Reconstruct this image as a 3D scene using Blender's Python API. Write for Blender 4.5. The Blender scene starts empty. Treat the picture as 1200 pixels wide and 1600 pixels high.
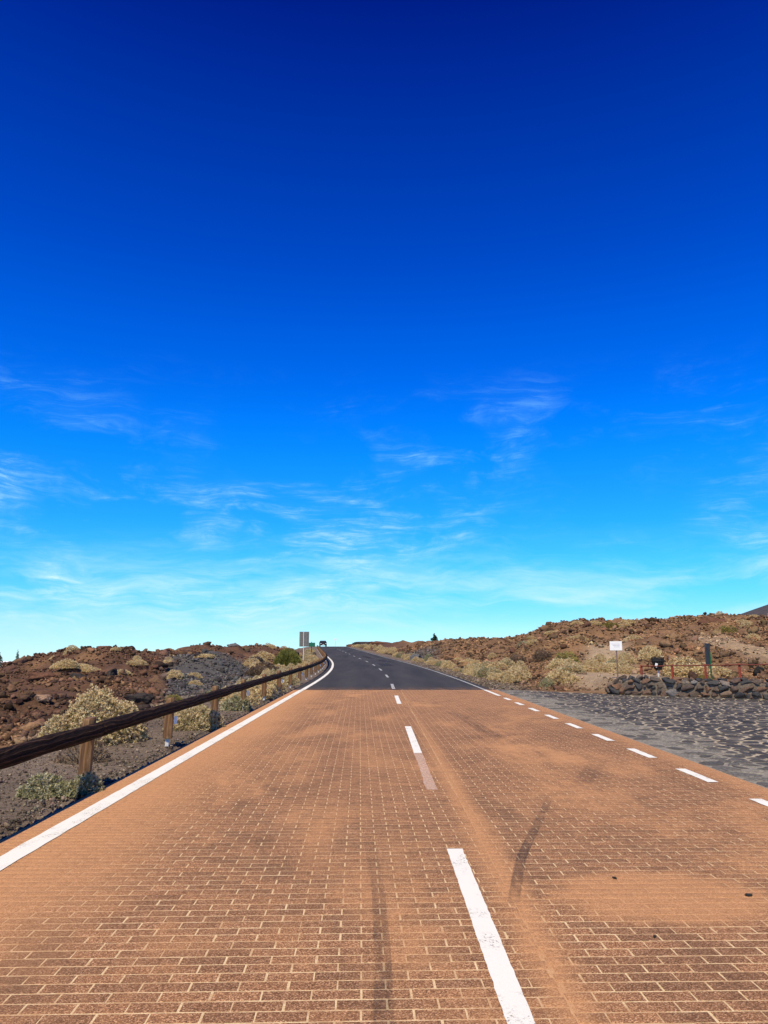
import bpy, math, random
import numpy as np
from mathutils import Matrix, Vector

R = math.radians
scene = bpy.context.scene
col = scene.collection
random.seed(7)
rng = np.random.default_rng(11)

# ------------------------------------------------------------------ camera
cam_d = bpy.data.cameras.new('camera')
cam = bpy.data.objects.new('camera', cam_d)
col.objects.link(cam)
cam.location = (0, 0, 1.6)
cam.rotation_euler = (R(90 + 9.93), 0, R(-0.48))
cam_d.sensor_fit = 'VERTICAL'
cam_d.sensor_height = 36
cam_d.lens = 27.0
cam_d.clip_start = 0.05
cam_d.clip_end = 60000
scene.camera = cam

# ------------------------------------------------------------------ light
SUN_EL, SUN_AZ = 55.0, 19.0          # azimuth: degrees to the left of straight behind the camera
e, a = R(SUN_EL), R(SUN_AZ)
to_sun = Vector((-math.sin(a) * math.cos(e), -math.cos(a) * math.cos(e), math.sin(e)))
sun_d = bpy.data.lights.new('sun', 'SUN')
sun_d.energy = 5.0
sun_d.angle = R(0.5)
sun_d.color = (1.0, 0.89, 0.64)
sun = bpy.data.objects.new('sun', sun_d)
sun.rotation_euler = to_sun.to_track_quat('Z', 'Y').to_euler()
col.objects.link(sun)

scene.view_settings.view_transform = 'Standard'
scene.view_settings.look = 'None'
scene.view_settings.gamma = 1.0
scene.view_settings.exposure = 0.06
scene.view_settings.use_curve_mapping = False
scene.cycles.max_bounces = 6
scene.cycles.transparent_max_bounces = 8


# ------------------------------------------------------------------ node helper
class NT:
    def __init__(self, tree):
        self.t = tree
        tree.nodes.clear()

    def n(self, kind, _p=None, **inp):
        nd = self.t.nodes.new('ShaderNode' + kind)
        for k, v in (_p or {}).items():
            setattr(nd, k, v)
        for k, v in inp.items():
            k = k.replace('_', ' ')
            if k.startswith('i') and k[1:].isdigit():
                k = int(k[1:])
            s = nd.inputs[k]
            if isinstance(v, bpy.types.NodeSocket):
                self.t.links.new(v, s)
            else:
                if hasattr(s, 'default_value') and isinstance(v, (tuple, list)) and len(v) == 3 and s.type == 'RGBA':
                    v = (*v, 1)
                s.default_value = v
        return nd

    def noise(self, vec, scale, detail=3, rough=0.55, dist=0.0, out='Fac'):
        return self.n('TexNoise', Vector=vec, Scale=scale, Detail=detail, Roughness=rough, Distortion=dist).outputs[out]

    def math(self, op, a, b=0.0, c=0.0, clamp=False):
        nd = self.n('Math', {'operation': op, 'use_clamp': clamp}, i0=a, i1=b, i2=c)
        return nd.outputs[0]

    def step(self, v, lo, hi, a=0.0, b=1.0):
        nd = self.n('MapRange', {'interpolation_type': 'SMOOTHSTEP'}, Value=v)
        for i, x in ((1, lo), (2, hi), (3, a), (4, b)):
            nd.inputs[i].default_value = x
        return nd.outputs[0]

    def mix(self, f, a, b, mode='MIX'):
        nd = self.n('Mix', {'data_type': 'RGBA', 'blend_type': mode, 'clamp_factor': True})
        for i, v in ((0, f), (6, a), (7, b)):
            s = nd.inputs[i]
            if isinstance(v, bpy.types.NodeSocket):
                self.t.links.new(v, s)
            else:
                s.default_value = (*v, 1) if isinstance(v, tuple) and len(v) == 3 else v
        return nd.outputs[2]

    def ramp(self, f, stops, interp='LINEAR'):
        nd = self.n('ValToRGB', Fac=f)
        cr = nd.color_ramp
        cr.interpolation = interp
        while len(cr.elements) < len(stops):
            cr.elements.new(0.5)
        for el, (p, c) in zip(cr.elements, stops):
            el.position = p
            el.color = (*c, 1) if len(c) == 3 else c
        return nd.outputs[0]

    def pos(self):
        return self.n('NewGeometry').outputs['Position']


def material(name, build):
    m = bpy.data.materials.new(name)
    m.use_nodes = True
    nt = NT(m.node_tree)
    out = nt.n('OutputMaterial')
    p = nt.n('BsdfPrincipled')
    sh = build(nt, p)
    m.node_tree.links.new(sh if sh is not None else p.outputs[0], out.inputs[0])
    return m


def setp(nt, p, **kw):
    for k, v in kw.items():
        s = p.inputs[k.replace('_', ' ')]
        if isinstance(v, bpy.types.NodeSocket):
            nt.t.links.new(v, s)
        else:
            s.default_value = (*v, 1) if isinstance(v, tuple) and len(v) == 3 else v


def bump(nt, p, h, strength=0.5, dist=0.01):
    b = nt.n('Bump', Height=h, Strength=strength, Distance=dist)
    nt.t.links.new(b.outputs[0], p.inputs['Normal'])


# ------------------------------------------------------------------ sky
world = bpy.data.worlds.new('World')
scene.world = world
world.use_nodes = True
W = NT(world.node_tree)
wout = W.n('OutputWorld')
tc = W.n('TexCoord').outputs['Generated']
# the road climbs about one degree, so the level horizon lies one degree below the road's plane
dirv = W.n('Mapping', {'vector_type': 'VECTOR'}, Vector=tc, Rotation=(R(1.05), 0, 0)).outputs[0]
sep = W.n('SeparateXYZ', Vector=dirv)
zc = W.math('MAXIMUM', sep.outputs[2], 0.002)
dclamp = W.n('CombineXYZ', X=sep.outputs[0], Y=sep.outputs[1], Z=zc).outputs[0]
sky = W.n('TexSky', {'sky_type': 'NISHITA', 'sun_disc': False, 'sun_elevation': e,
                     'sun_rotation': math.pi + a, 'altitude': 2100, 'air_density': 1.0,
                     'dust_density': 0.3, 'ozone_density': 2.0}, Vector=dclamp)
# clear high-altitude air: deeper blue than the standard atmosphere, by elevation only
GR = [(0.0, (0.165, 0.240, 0.300)), (0.0346, (0.145, 0.2365, 0.300)), (0.055, (0.108, 0.2340, 0.300)), (0.0836, (0.0704, 0.2414, 0.302)),
      (0.1247, (0.044, 0.2451, 0.301)), (0.1741, (0.0195, 0.2282, 0.3571)), (0.2553, (0.0048, 0.2125, 0.4508)), (0.3029, (0.0009, 0.1874, 0.4897)),
      (0.3493, (0.0, 0.1554, 0.4827)), (0.4086, (0.0, 0.1316, 0.4657)), (0.4779, (0.0, 0.0991, 0.4214)), (0.5414, (0.0, 0.08, 0.3801)),
      (0.5987, (0.0, 0.0629, 0.3385)), (0.6545, (0.0, 0.0429, 0.2903)), (0.703, (0.0, 0.0255, 0.2337)), (1.0, (0.0, 0.0191, 0.1753))]
grade = W.ramp(zc, GR)
graded = W.n('VectorMath', {'operation': 'MULTIPLY'}, i0=W.n('VectorMath', {'operation': 'MULTIPLY'}, i0=sky.outputs[0], i1=grade).outputs[0], i1=(4, 4, 4)).outputs[0]
# cirrus: thin ice cloud, feathery higher up, drawn out in streaks lower down
CSEED = (5.5, 5.2, 8.8)
cv = W.n('Mapping', Vector=dirv, Location=CSEED, Scale=(1.0, 1.0, 2.0)).outputs[0]
warp = W.n('TexNoise', Vector=cv, Scale=4.0, Detail=3.0, Roughness=0.55).outputs['Color']
wv = W.n('VectorMath', {'operation': 'MULTIPLY_ADD'}, i0=warp, i1=(0.16, 0.16, 0.16), i2=cv).outputs[0]
body = W.noise(wv, 7.5, 8, 0.62, 0.2)
st2 = W.n('Mapping', Vector=wv, Rotation=(0, R(-32), 0), Scale=(1.0, 1.0, 4.5)).outputs[0]
n2 = W.noise(st2, 11.0, 8, 0.68, 0.3)
st3 = W.n('Mapping', Vector=wv, Rotation=(0, R(14), 0), Scale=(1.0, 1.0, 3.4)).outputs[0]
n3 = W.noise(st3, 9.0, 8, 0.68, 0.3)
patch = W.noise(cv, 3.1, 2, 0.5)
fib = W.math('MAXIMUM', W.step(n2, 0.44, 0.72), W.step(n3, 0.46, 0.74))
wisp = W.math('MULTIPLY', W.step(body, 0.42, 0.72), W.math('ADD', W.math('MULTIPLY', fib, 0.88), 0.10))
wisp = W.math('MULTIPLY', wisp, W.step(patch, 0.33, 0.56))
band = W.math('MULTIPLY', wisp, W.step(sep.outputs[2], 0.38, 0.22, 0.0, 1.0))
st4 = W.n('Mapping', Vector=wv, Rotation=(0, R(5), 0), Scale=(1.0, 1.0, 3.2)).outputs[0]
n4 = W.noise(st4, 5.5, 8, 0.62, 0.25)
veil = W.math('MULTIPLY', W.math('MULTIPLY', W.step(n4, 0.40, 0.70), W.step(n3, 0.25, 0.65, 0.4, 1.0)), W.step(sep.outputs[2], 0.17, 0.07))
cl = W.math('ADD', W.math('MULTIPLY', band, 0.95), W.math('MULTIPLY', veil, 0.70), 0.0, True)
ccol = W.mix(W.step(sep.outputs[2], 0.10, 0.30), (5.0, 7.7, 8.4), (2.3, 5.6, 8.4))
cloudy = W.mix(cl, graded, ccol)
bg = W.n('Background', Color=cloudy, Strength=0.12)
world.node_tree.links.new(bg.outputs[0], wout.inputs[0])


# ------------------------------------------------------------------ mesh helpers
def mesh(name, V, Fs, colors=None, smooth=False):
    """V (n,3); Fs: array (m,k) or list of such arrays / index lists"""
    me = bpy.data.meshes.new(name)
    V = np.asarray(V, dtype=np.float32)
    if isinstance(Fs, np.ndarray):
        Fs = [Fs]
    if Fs and not isinstance(Fs[0], np.ndarray):
        me.from_pydata([tuple(v) for v in V], [], [tuple(f) for f in Fs])
    else:
        me.vertices.add(len(V))
        me.vertices.foreach_set('co', V.ravel())
        loops = np.concatenate([f.ravel() for f in Fs]).astype(np.int32)
        tot = np.concatenate([np.full(len(f), f.shape[1]) for f in Fs]).astype(np.int32)
        me.loops.add(len(loops))
        me.loops.foreach_set('vertex_index', loops)
        me.polygons.add(len(tot))
        st = np.zeros(len(tot), np.int32)
        st[1:] = np.cumsum(tot)[:-1]
        me.polygons.foreach_set('loop_start', st)
        me.polygons.foreach_set('loop_total', tot)
        me.update(calc_edges=True)
    if colors is not None:
        at = me.color_attributes.new('Col', 'FLOAT_COLOR', 'POINT')
        c4 = np.ones((len(V), 4), np.float32)
        c4[:, :3] = colors
        at.data.foreach_set('color', c4.ravel())
    if smooth:
        me.polygons.foreach_set('use_smooth', np.ones(len(me.polygons), bool))
    me.validate()
    return me


def link(name, me, mat=None, parent=None, loc=(0, 0, 0), rot=(0, 0, 0), scale=(1, 1, 1)):
    o = bpy.data.objects.new(name, me)
    col.objects.link(o)
    if mat is not None and me is not None and len(me.materials) == 0:
        me.materials.append(mat)
    o.location, o.rotation_euler, o.scale = loc, rot, scale
    if parent is not None:
        o.parent = parent
    return o


def empty(name, loc=(0, 0, 0), rot=(0, 0, 0)):
    o = bpy.data.objects.new(name, None)
    o.empty_display_size = 0.1
    col.objects.link(o)
    o.location, o.rotation_euler = loc, rot
    return o


def tag(o, label=None, cat=None, group=None, kind=None):
    if label: o['label'] = label
    if cat: o['category'] = cat
    if group: o['group'] = group
    if kind: o['kind'] = kind
    return o


class MB:
    """collects simple solids into one mesh"""
    def __init__(self):
        self.v, self.f = [], []

    def add(self, V, F):
        b = len(self.v)
        self.v += [tuple(p) for p in V]
        self.f += [tuple(i + b for i in f) for f in F]
        return self

    def box(self, c, s, bev=0.0, rot=None):
        x, y, z = s[0] / 2, s[1] / 2, s[2] / 2
        if bev <= 0:
            P = [(i * x, j * y, k * z) for i in (-1, 1) for j in (-1, 1) for k in (-1, 1)]
            F = [(0, 1, 3, 2), (4, 6, 7, 5), (0, 4, 5, 1), (2, 3, 7, 6), (0, 2, 6, 4), (1, 5, 7, 3)]
        else:
            P, idx = [], {}
            for i in (-1, 1):
                for j in (-1, 1):
                    for k in (-1, 1):
                        for ax in range(3):
                            q = [i * (x - bev), j * (y - bev), k * (z - bev)]
                            q[ax] = (i * x, j * y, k * z)[ax]
                            idx[i, j, k, ax] = len(P)
                            P.append(q)
            F = []
            for s_ in (-1, 1):
                for ax in range(3):
                    o1, o2 = (ax + 1) % 3, (ax + 2) % 3
                    ring = []
                    for a_, b_ in ((-1, -1), (1, -1), (1, 1), (-1, 1)):
                        key = [0, 0, 0]
                        key[ax], key[o1], key[o2] = s_, a_, b_
                        ring.append(idx[(*key, ax)])
                    F.append(ring if s_ > 0 else ring[::-1])
            for ax in range(3):
                o1, o2 = (ax + 1) % 3, (ax + 2) % 3
                for a_ in (-1, 1):
                    for b_ in (-1, 1):
                        k1, k2 = [0, 0, 0], [0, 0, 0]
                        k1[ax], k2[ax] = -1, 1
                        k1[o1] = k2[o1] = a_
                        k1[o2] = k2[o2] = b_
                        q = [idx[(*k1, o1)], idx[(*k2, o1)], idx[(*k2, o2)], idx[(*k1, o2)]]
                        F.append(q if a_ * b_ < 0 else q[::-1])
            for i in (-1, 1):
                for j in (-1, 1):
                    for k in (-1, 1):
                        t = [idx[i, j, k, 0], idx[i, j, k, 1], idx[i, j, k, 2]]
                        F.append(t if i * j * k > 0 else t[::-1])
        M = rot if rot is not None else Matrix.Identity(3)
        P = [Vector(c) + M @ Vector(p) for p in P]
        return self.add(P, F)

    def tube(self, pts, radii, n=10, cap=True, jag=0.0, seed=0):
        rr = random.Random(seed)
        pts = [Vector(p) for p in pts]
        if not isinstance(radii, (list, tuple)):
            radii = [radii] * len(pts)
        P, F = [], []
        for i, p in enumerate(pts):
            d = (pts[min(i + 1, len(pts) - 1)] - pts[max(i - 1, 0)]).normalized()
            up = Vector((0, 0, 1)) if abs(d.z) < 0.9 else Vector((0, 1, 0))
            u = d.cross(up).normalized()
            w = u.cross(d)
            for k in range(n):
                t = 2 * math.pi * k / n
                r = radii[i] * (1 + rr.uniform(-jag, jag))
                P.append(p + u * (math.cos(t) * r) + w * (math.sin(t) * r))
        for i in range(len(pts) - 1):
            for k in range(n):
                a_, b_ = i * n + k, i * n + (k + 1) % n
                F.append((a_, a_ + n, b_ + n, b_))
        if cap:
            F.append(tuple(range(n)))
            F.append(tuple(range((len(pts) - 1) * n, len(pts) * n))[::-1])
        return self.add(P, F)

    def mesh(self, name, smooth=False):
        me = mesh(name, np.array([tuple(v) for v in self.v]), [list(f) for f in self.f])
        if smooth:
            me.polygons.foreach_set('use_smooth', np.ones(len(me.polygons), bool))
        return me

    def build(self, name, mat, parent=None, smooth=False, **kw):
        return link(name, self.mesh(name, smooth), mat, parent, **kw)


# ------------------------------------------------------------------ noise
_perm = np.random.default_rng(5).permutation(1024)
_grad = np.random.default_rng(6).normal(size=(1024, 2))
_grad /= np.linalg.norm(_grad, axis=1)[:, None]


def perlin(x, y):
    xi, yi = np.floor(x).astype(int), np.floor(y).astype(int)
    fx, fy = x - xi, y - yi
    u, v = fx * fx * fx * (fx * (fx * 6 - 15) + 10), fy * fy * fy * (fy * (fy * 6 - 15) + 10)

    def g(ix, iy, dx, dy):
        h = _perm[(_perm[ix & 1023] + iy) & 1023]
        return _grad[h, 0] * dx + _grad[h, 1] * dy
    a_ = g(xi, yi, fx, fy); b_ = g(xi + 1, yi, fx - 1, fy)
    c_ = g(xi, yi + 1, fx, fy - 1); d_ = g(xi + 1, yi + 1, fx - 1, fy - 1)
    return (a_ + u * (b_ - a_)) * (1 - v) + (c_ + u * (d_ - c_)) * v


def fbm(x, y, oct=4, gain=0.5):
    s, amp = 0, 1.0
    for i in range(oct):
        s = s + amp * perlin(x * 2 ** i + 17.3 * i, y * 2 ** i - 9.1 * i)
        amp *= gain
    return s


def sm(x, lo, hi):
    t = np.clip((np.asarray(x, float) - lo) / (hi - lo), 0, 1)
    return t * t * (3 - 2 * t)


# ------------------------------------------------------------------ road line
BRICK_END = 29.4


def xc(y):
    y = np.asarray(y, float)
    r = 0.62 - np.clip(y - 32, 0, 53) ** 2 / 1200
    r = r - 0.0883 * np.clip(y - 85, 0, None)
    return r - np.clip(y - 190, 0, None) ** 2 / 900


def zr(y):
    y = np.asarray(y, float)
    r = 0.000108 * np.clip(y - 40, 0, 60) ** 2 + 0.013 * np.clip(y - 100, 0, 80)
    u = np.clip(y - 180, 0, None)
    return r + 0.013 * np.minimum(u, 200) - 0.00026 * np.minimum(u, 200) ** 2 - 0.09 * np.clip(u - 200, 0, None)


LEFT_EDGE, RIGHT_EDGE = -3.165, 4.46       # edges of the brick paving

# ridge of the lava fields: direction (X/Y as u), distance, height of skyline over the road's plane (in 1/1218)
RU = np.array([-1400, -600, -200, 0, 50, 100, 140, 180, 240, 300, 350, 400, 440, 470, 490, 510, 530, 570, 600, 650, 700, 760, 800, 830, 850, 880, 910, 950, 1000, 1100, 1140, 1200, 1400, 2000, 3000])
RR = np.array([45, 45, 45, 45, 46, 48, 50, 52, 56, 60, 64, 70, 76, 95, 120, 190, 200, 175, 165, 135, 125, 115, 102, 92, 86, 82, 80, 84, 88, 84, 80, 78, 70, 70, 70])
RH = np.array([-34, -34, -33, -33, -24, -10, -2, 1, -4, -5, 1, 6, 8, 3, 1, -1, 2, 8, 6, 11, 12, 13, 16, 23, 31, 38, 41, 38, 40, 42, 45, 41, 48, 50, 50])


def height(x, y):
    x, y = np.asarray(x, float), np.asarray(y, float)
    yy = np.maximum(y, 0.3)
    r = np.hypot(x, yy)
    u = 590 + 1218 * x / yy
    u = np.clip(u, -1400, 3000)
    r1 = np.interp(u, RU, RR)
    z1 = 1.45 + np.interp(u, RU, RH) / 1218 * r1
    t = x - xc(y)
    zroad = zr(y)
    # where the slope begins
    r0l = 6.3 * r / np.maximum(-x, 0.01)
    w = (x - 8.1) * 0.5355 + (y - 26.6) * 0.8445      # metres behind the wall line
    r0r = np.where(x > 8.1, 26.8, np.minimum(6.6 * r / np.maximum(x, 0.01), 60))
    r0r = np.where(x > 8.1, np.maximum(r - np.maximum(w, 0) - 0.0, 8.0), r0r)
    r0 = np.minimum(np.where(x < 0, r0l, r0r), 0.72 * r1)
    s = np.clip((r - r0) / np.maximum(r1 - r0, 1), 0, None)
    sc = np.clip(s, 0, 1)
    hill = z1 * np.where(x < 0, sc ** 0.95, sc ** 1.05)
    drop = np.clip(r - r1, 0, None)
    hill = hill - 0.035 * drop - 0.00004 * np.minimum(drop, 900) ** 2
    lat = np.where(t < 0, sm(-t, 5.2, 11), sm(t, 5.0, 12))
    rough = sm(sc, 0.0, 0.15) * lat
    hill = hill + rough * (0.55 * fbm(x / 7.0, y / 7.0, 3) + 0.62 * (np.abs(fbm(x / 3.0 + 40, y / 3.0, 3)) - 0.2) - 0.16 * np.abs(fbm(x / 1.1, y / 1.1, 2)) + 0.10 * fbm(x / 0.6, y / 0.6, 2))
    rough2 = sm(r, 60, 120) * lat
    hill = hill + rough2 * 0.7 * fbm(x / 16.0 + 8, y / 16.0, 3)
    base = zroad + 0.012 * fbm(x / 0.5, y / 0.5, 2) - 0.03
    base = np.where(np.abs(t) < 3.95, zroad - 0.07, base)
    shoulder_l = sm(-t, 4.0, 6.2) * 0.05 * fbm(x / 1.7, y / 1.7, 2)
    z = base + shoulder_l + (hill - base) * lat
    # raised bed behind the stone wall; sandy way climbing past its end
    wall = sm(w, 0.12, 0.35) * sm(x, 7.9, 8.3) * sm(y, 5, 8)
    z = np.where(wall > 0, z + np.maximum(0.46 + 0.03 * fbm(x, y, 2) - z, 0) * wall, z)
    w2 = (x - 4.5) * 0.651 + (y - 29.8) * 0.759
    path = sm(w2, 0.3, 5.0) * sm(x, 5.6, 7.2) * (1 - sm(x, 8.1, 8.4)) * sm(y, 20, 26)
    z = np.where(path > 0, z + np.maximum(0.36 - z, 0) * path, z)
    # paved lay-by in front of the wall lies level
    lay = (x > 4.0) & (np.minimum(np.where(x < 8.0, w2, w), 90) < 0.10) & (y < 31)
    z = np.where(lay, -0.12, z)
    return z


def h1(x, y):
    return float(height(np.array([x]), np.array([y]))[0])


# ------------------------------------------------------------------ soil colours (the ground's own colour)
C_GRAV = np.array((0.190, 0.145, 0.108)); C_RED = np.array((0.125, 0.068, 0.041)); C_BRN = np.array((0.200, 0.117, 0.064))
C_ORG = np.array((0.31, 0.178, 0.088)); C_SAND = np.array((0.40, 0.295, 0.19)); C_GREY = np.array((0.100, 0.093, 0.088))


def grey_mask(x, y):
    yy = np.maximum(y, 0.3)
    u = 590 + 1218 * x / yy
    m = sm(u, 245, 285) * (1 - sm(u, 415, 450)) * sm(y, 16, 19) * (1 - sm(y, 46, 54))
    m2 = 0.8 * sm(u, 620, 640) * (1 - sm(u, 665, 700)) * sm(y, 60, 70) * (1 - sm(y, 95, 110))
    return np.clip(np.maximum(m, m2) * (1.15 + 0.9 * fbm(x / 2, y / 2, 2)), 0, 1) * (x < 12)


def sand_mask(x, y):
    d = np.hypot((x - 9.6) / 2.3, (y - 30.5) / 4.2)
    m = 1 - sm(d, 0.55, 1.25)
    px_ = 10.5 + 0.32 * (y - 36)
    m = np.maximum(m, (1 - sm(np.abs(x - px_), 0.6, 1.8)) * sm(y, 32, 34) * (1 - sm(y, 46, 56)))
    m = np.maximum(m, 0.7 * (1 - sm(np.abs(x - 19 - 0.25 * (y - 40)), 0.5, 1.6)) * sm(y, 32, 36) * (1 - sm(y, 48, 56)))
    return m


def soil(x, y):
    t = x - xc(y)
    n = fbm(x / 5.0 + 3, y / 5.0, 4)[:, None]
    n2 = fbm(x / 1.3, y / 1.3 + 7, 3)[:, None]
    right = sm(x, 3, 6)[:, None]
    c = C_RED * (1 - right) + C_BRN * right
    c = c * (1 + 0.45 * n2)
    k = sm(n + 0.15 * right, 0.05, 0.55)
    c = c * (1 - k * 0.7) + C_ORG * k * 0.7
    g = grey_mask(x, y)[:, None]
    c = c * (1 - g) + C_GREY * g
    s_ = sand_mask(x, y)[:, None]
    c = c * (1 - s_) + C_SAND * (1 + 0.2 * n2) * s_
    sh = np.where(t < 0, 1 - sm(-t + 0.7 * fbm(x / 2, y / 2, 2), 6.1, 7.2), (1 - sm(t + 0.6 * fbm(x / 2, y / 2, 2), 4.8, 5.9)))[:, None]
    c = c * (1 - sh) + C_GRAV * (1 + 0.30 * n2 + 0.2 * n) * sh
    return np.clip(c, 0.01, 0.8)


# ------------------------------------------------------------------ materials
def attr_col(nt):
    return nt.n('VertexColor', {'layer_name': 'Col'}).outputs[0]


def b_terrain(nt, p):
    P = nt.pos()
    c = attr_col(nt)
    f = nt.noise(P, 9.0, 6, 0.7)
    c = nt.mix(1.0, c, nt.ramp(f, [(0.25, (0.45, 0.45, 0.45)), (0.5, (1, 1, 1)), (0.8, (1.55, 1.5, 1.42))]), 'MULTIPLY')
    g = nt.noise(P, 60.0, 3, 0.7)
    c = nt.mix(1.0, c, nt.ramp(g, [(0.3, (0.5, 0.5, 0.5)), (0.55, (1, 1, 1)), (0.75, (1.7, 1.65, 1.6))]), 'MULTIPLY')
    setp(nt, p, Base_Color=c, Roughness=0.95, Specular_IOR_Level=0.15)
    h = nt.math('ADD', nt.math('MULTIPLY', f, 1.0), nt.math('MULTIPLY', g, 0.25))
    bump(nt, p, h, 0.9, 0.06)


M_TERRAIN = material('lava_soil', b_terrain)


def b_rock(nt, p):
    P = nt.pos()
    c = attr_col(nt)
    f = nt.noise(P, 14.0, 5, 0.7)
    c = nt.mix(1.0, c, nt.ramp(f, [(0.25, (0.5, 0.5, 0.5)), (0.5, (1, 1, 1)), (0.8, (1.5, 1.42, 1.3))]), 'MULTIPLY')
    setp(nt, p, Base_Color=c, Roughness=0.9, Specular_IOR_Level=0.2)
    bump(nt, p, f, 0.9, 0.05)


M_ROCK = material('lava_rock', b_rock)


def dusty(nt, P):
    """sand blown over the paving: 0 bare .. 1 covered; follows its own drifts, the verge and the centre seam"""
    s = nt.n('SeparateXYZ', Vector=P)
    x, y = s.outputs[0], s.outputs[1]
    st = nt.n('Mapping', Vector=P, Scale=(1.0, 0.42, 1.0)).outputs[0]
    n = nt.noise(st, 0.62, 5, 0.62, 0.4)
    fine = nt.noise(P, 5.0, 4, 0.65)
    drift = nt.step(nt.math('ADD', n, nt.math('MULTIPLY', fine, 0.22)), 0.56, 0.84)
    side = nt.step(nt.math('ADD', x, nt.math('MULTIPLY', n, 1.6)), -0.55, -1.9)
    seam = nt.math('ABSOLUTE', nt.math('SUBTRACT', nt.math('ADD', x, nt.math('ADD', nt.math('MULTIPLY', fine, 0.30), nt.math('MULTIPLY', n, 0.22))), 1.14))
    seam = nt.math('MULTIPLY', nt.step(seam, 0.22, 0.0), nt.step(y, 20, 7, 0.35, 1.0))
    # a round patch of spilt sand on the right lane
    v = nt.n('VectorMath', {'operation': 'SUBTRACT'}, i0=P, i1=(1.85, 5.35, 0)).outputs[0]
    v = nt.n('VectorMath', {'operation': 'MULTIPLY'}, i0=v, i1=(1.15, 1.5, 0)).outputs[0]
    d = nt.n('VectorMath', {'operation': 'LENGTH'}, i0=v).outputs['Value']
    spill = nt.step(nt.math('ADD', d, nt.math('MULTIPLY', fine, 0.7)), 1.35, 0.95)
    far = nt.math('MULTIPLY', nt.step(y, 12, 26), 0.22)
    edge = nt.step(x, 3.9, 4.4)
    m = drift
    for q, k in ((side, 0.92), (seam, 0.8), (spill, 0.75), (far, 1.0), (edge, 0.6)):
        m = nt.math('MAXIMUM', m, nt.math('MULTIPLY', q, k))
    return m, fine, n


DUST = (0.62, 0.268, 0.128)


def b_brick(nt, p):
    P = nt.pos()
    m, fine, big = dusty(nt, P)
    vor = nt.n('TexVoronoi', {'feature': 'F1'}, Vector=P, Scale=165.0)
    gr_ = nt.n('SeparateColor', Color=vor.outputs['Color']).outputs[0]
    sp = nt.math('ADD', nt.math('MULTIPLY', gr_, 0.45), nt.math('MULTIPLY', nt.noise(P, 140, 3, 0.7), 0.55))
    isl = nt.n('NewGeometry').outputs['Random Per Island']
    ob = nt.n('ObjectInfo').outputs['Random']
    rnd = nt.math('FRACT', nt.math('ADD', isl, ob))
    c = nt.ramp(sp, [(0.22, (0.050, 0.023, 0.011)), (0.36, (0.165, 0.079, 0.039)), (0.58, (0.290, 0.142, 0.070)), (0.76, (0.64, 0.39, 0.225))])
    c = nt.mix(1.0, c, nt.ramp(rnd, [(0, (0.82, 0.82, 0.84)), (1, (1.16, 1.13, 1.10))]), 'MULTIPLY')
    # oil and rubber worn into the wheel tracks
    oil = nt.noise(nt.n('Mapping', Vector=P, Scale=(1.0, 0.3, 1.0)).outputs[0], 1.3, 5, 0.65, 0.3)
    c = nt.mix(nt.step(oil, 0.50, 0.74, 0, 0.58), c, (0.085, 0.050, 0.033))
    dc = nt.mix(nt.step(sp, 0.22, 0.78), (0.38, 0.182, 0.082), (0.60, 0.318, 0.152))
    md = nt.math('MULTIPLY', m, nt.step(fine, 0.15, 0.55, 0.72, 1.0))
    c = nt.mix(nt.math('ADD', md, 0.03), c, dc)
    setp(nt, p, Base_Color=c, Roughness=0.93, Specular_IOR_Level=0.15)
    bump(nt, p, sp, 0.55, 0.003)


M_BRICK = material('stamped_brick', b_brick)


def b_grout(nt, p):
    P = nt.pos()
    m, fine, big = dusty(nt, P)
    sp = nt.noise(P, 120, 2, 0.6)
    c = nt.mix(nt.step(sp, 0.35, 0.7), (0.60, 0.42, 0.22), (0.80, 0.63, 0.40))
    c = nt.mix(nt.step(fine, 0.40, 0.70, 0, 0.6), c, (0.34, 0.165, 0.08))
    dc = nt.mix(nt.step(sp, 0.22, 0.78), (0.38, 0.182, 0.082), (0.60, 0.318, 0.152))
    c = nt.mix(nt.math('MULTIPLY', m, 1.12, 0.0, True), c, dc)
    setp(nt, p, Base_Color=c, Roughness=0.95, Specular_IOR_Level=0.1)
    bump(nt, p, sp, 0.4, 0.003)


M_GROUT = material('sandy_grout', b_grout)


def b_paint(nt, p):
    P = nt.pos()
    f = nt.noise(P, 30, 6, 0.8)
    g = nt.noise(nt.n('Mapping', Vector=P, Scale=(1, 0.45, 1)).outputs[0], 4.5, 4, 0.6)
    fl = nt.noise(P, 150, 2, 0.6)
    worn = nt.math('MULTIPLY', nt.step(f, 0.50, 0.70), nt.step(g, 0.44, 0.66))
    c = nt.mix(nt.math('MULTIPLY', worn, 0.75), (0.80, 0.775, 0.70), (0.30, 0.25, 0.20))
    c = nt.mix(nt.step(fl, 0.62, 0.78, 0, 0.35), c, (0.48, 0.42, 0.36))
    setp(nt, p, Base_Color=c, Roughness=0.75)
    bump(nt, p, nt.math('ADD', f, fl), 0.5, 0.004)
    chip = nt.math('MULTIPLY', nt.step(nt.noise(P, 55, 4, 0.75), 0.56, 0.62), nt.step(g, 0.50, 0.62))
    tr = nt.n('BsdfTransparent')
    return nt.n('MixShader', i0=nt.math('MULTIPLY', chip, 0.8), i1=p.outputs[0], i2=tr.outputs[0]).outputs[0]


M_PAINT = material('road_paint', b_paint)


def b_ghost(nt, p):
    P = nt.pos()
    f = nt.noise(P, 40, 4, 0.7)
    setp(nt, p, Base_Color=(0.72, 0.50, 0.38), Roughness=0.9)
    tr = nt.n('BsdfTransparent')
    k = nt.step(f, 0.3, 0.65, 0.28, 0.72)
    return nt.n('MixShader', i0=k, i1=tr.outputs[0], i2=p.outputs[0]).outputs[0]


M_GHOST = material('scraped_paint', b_ghost)


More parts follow.
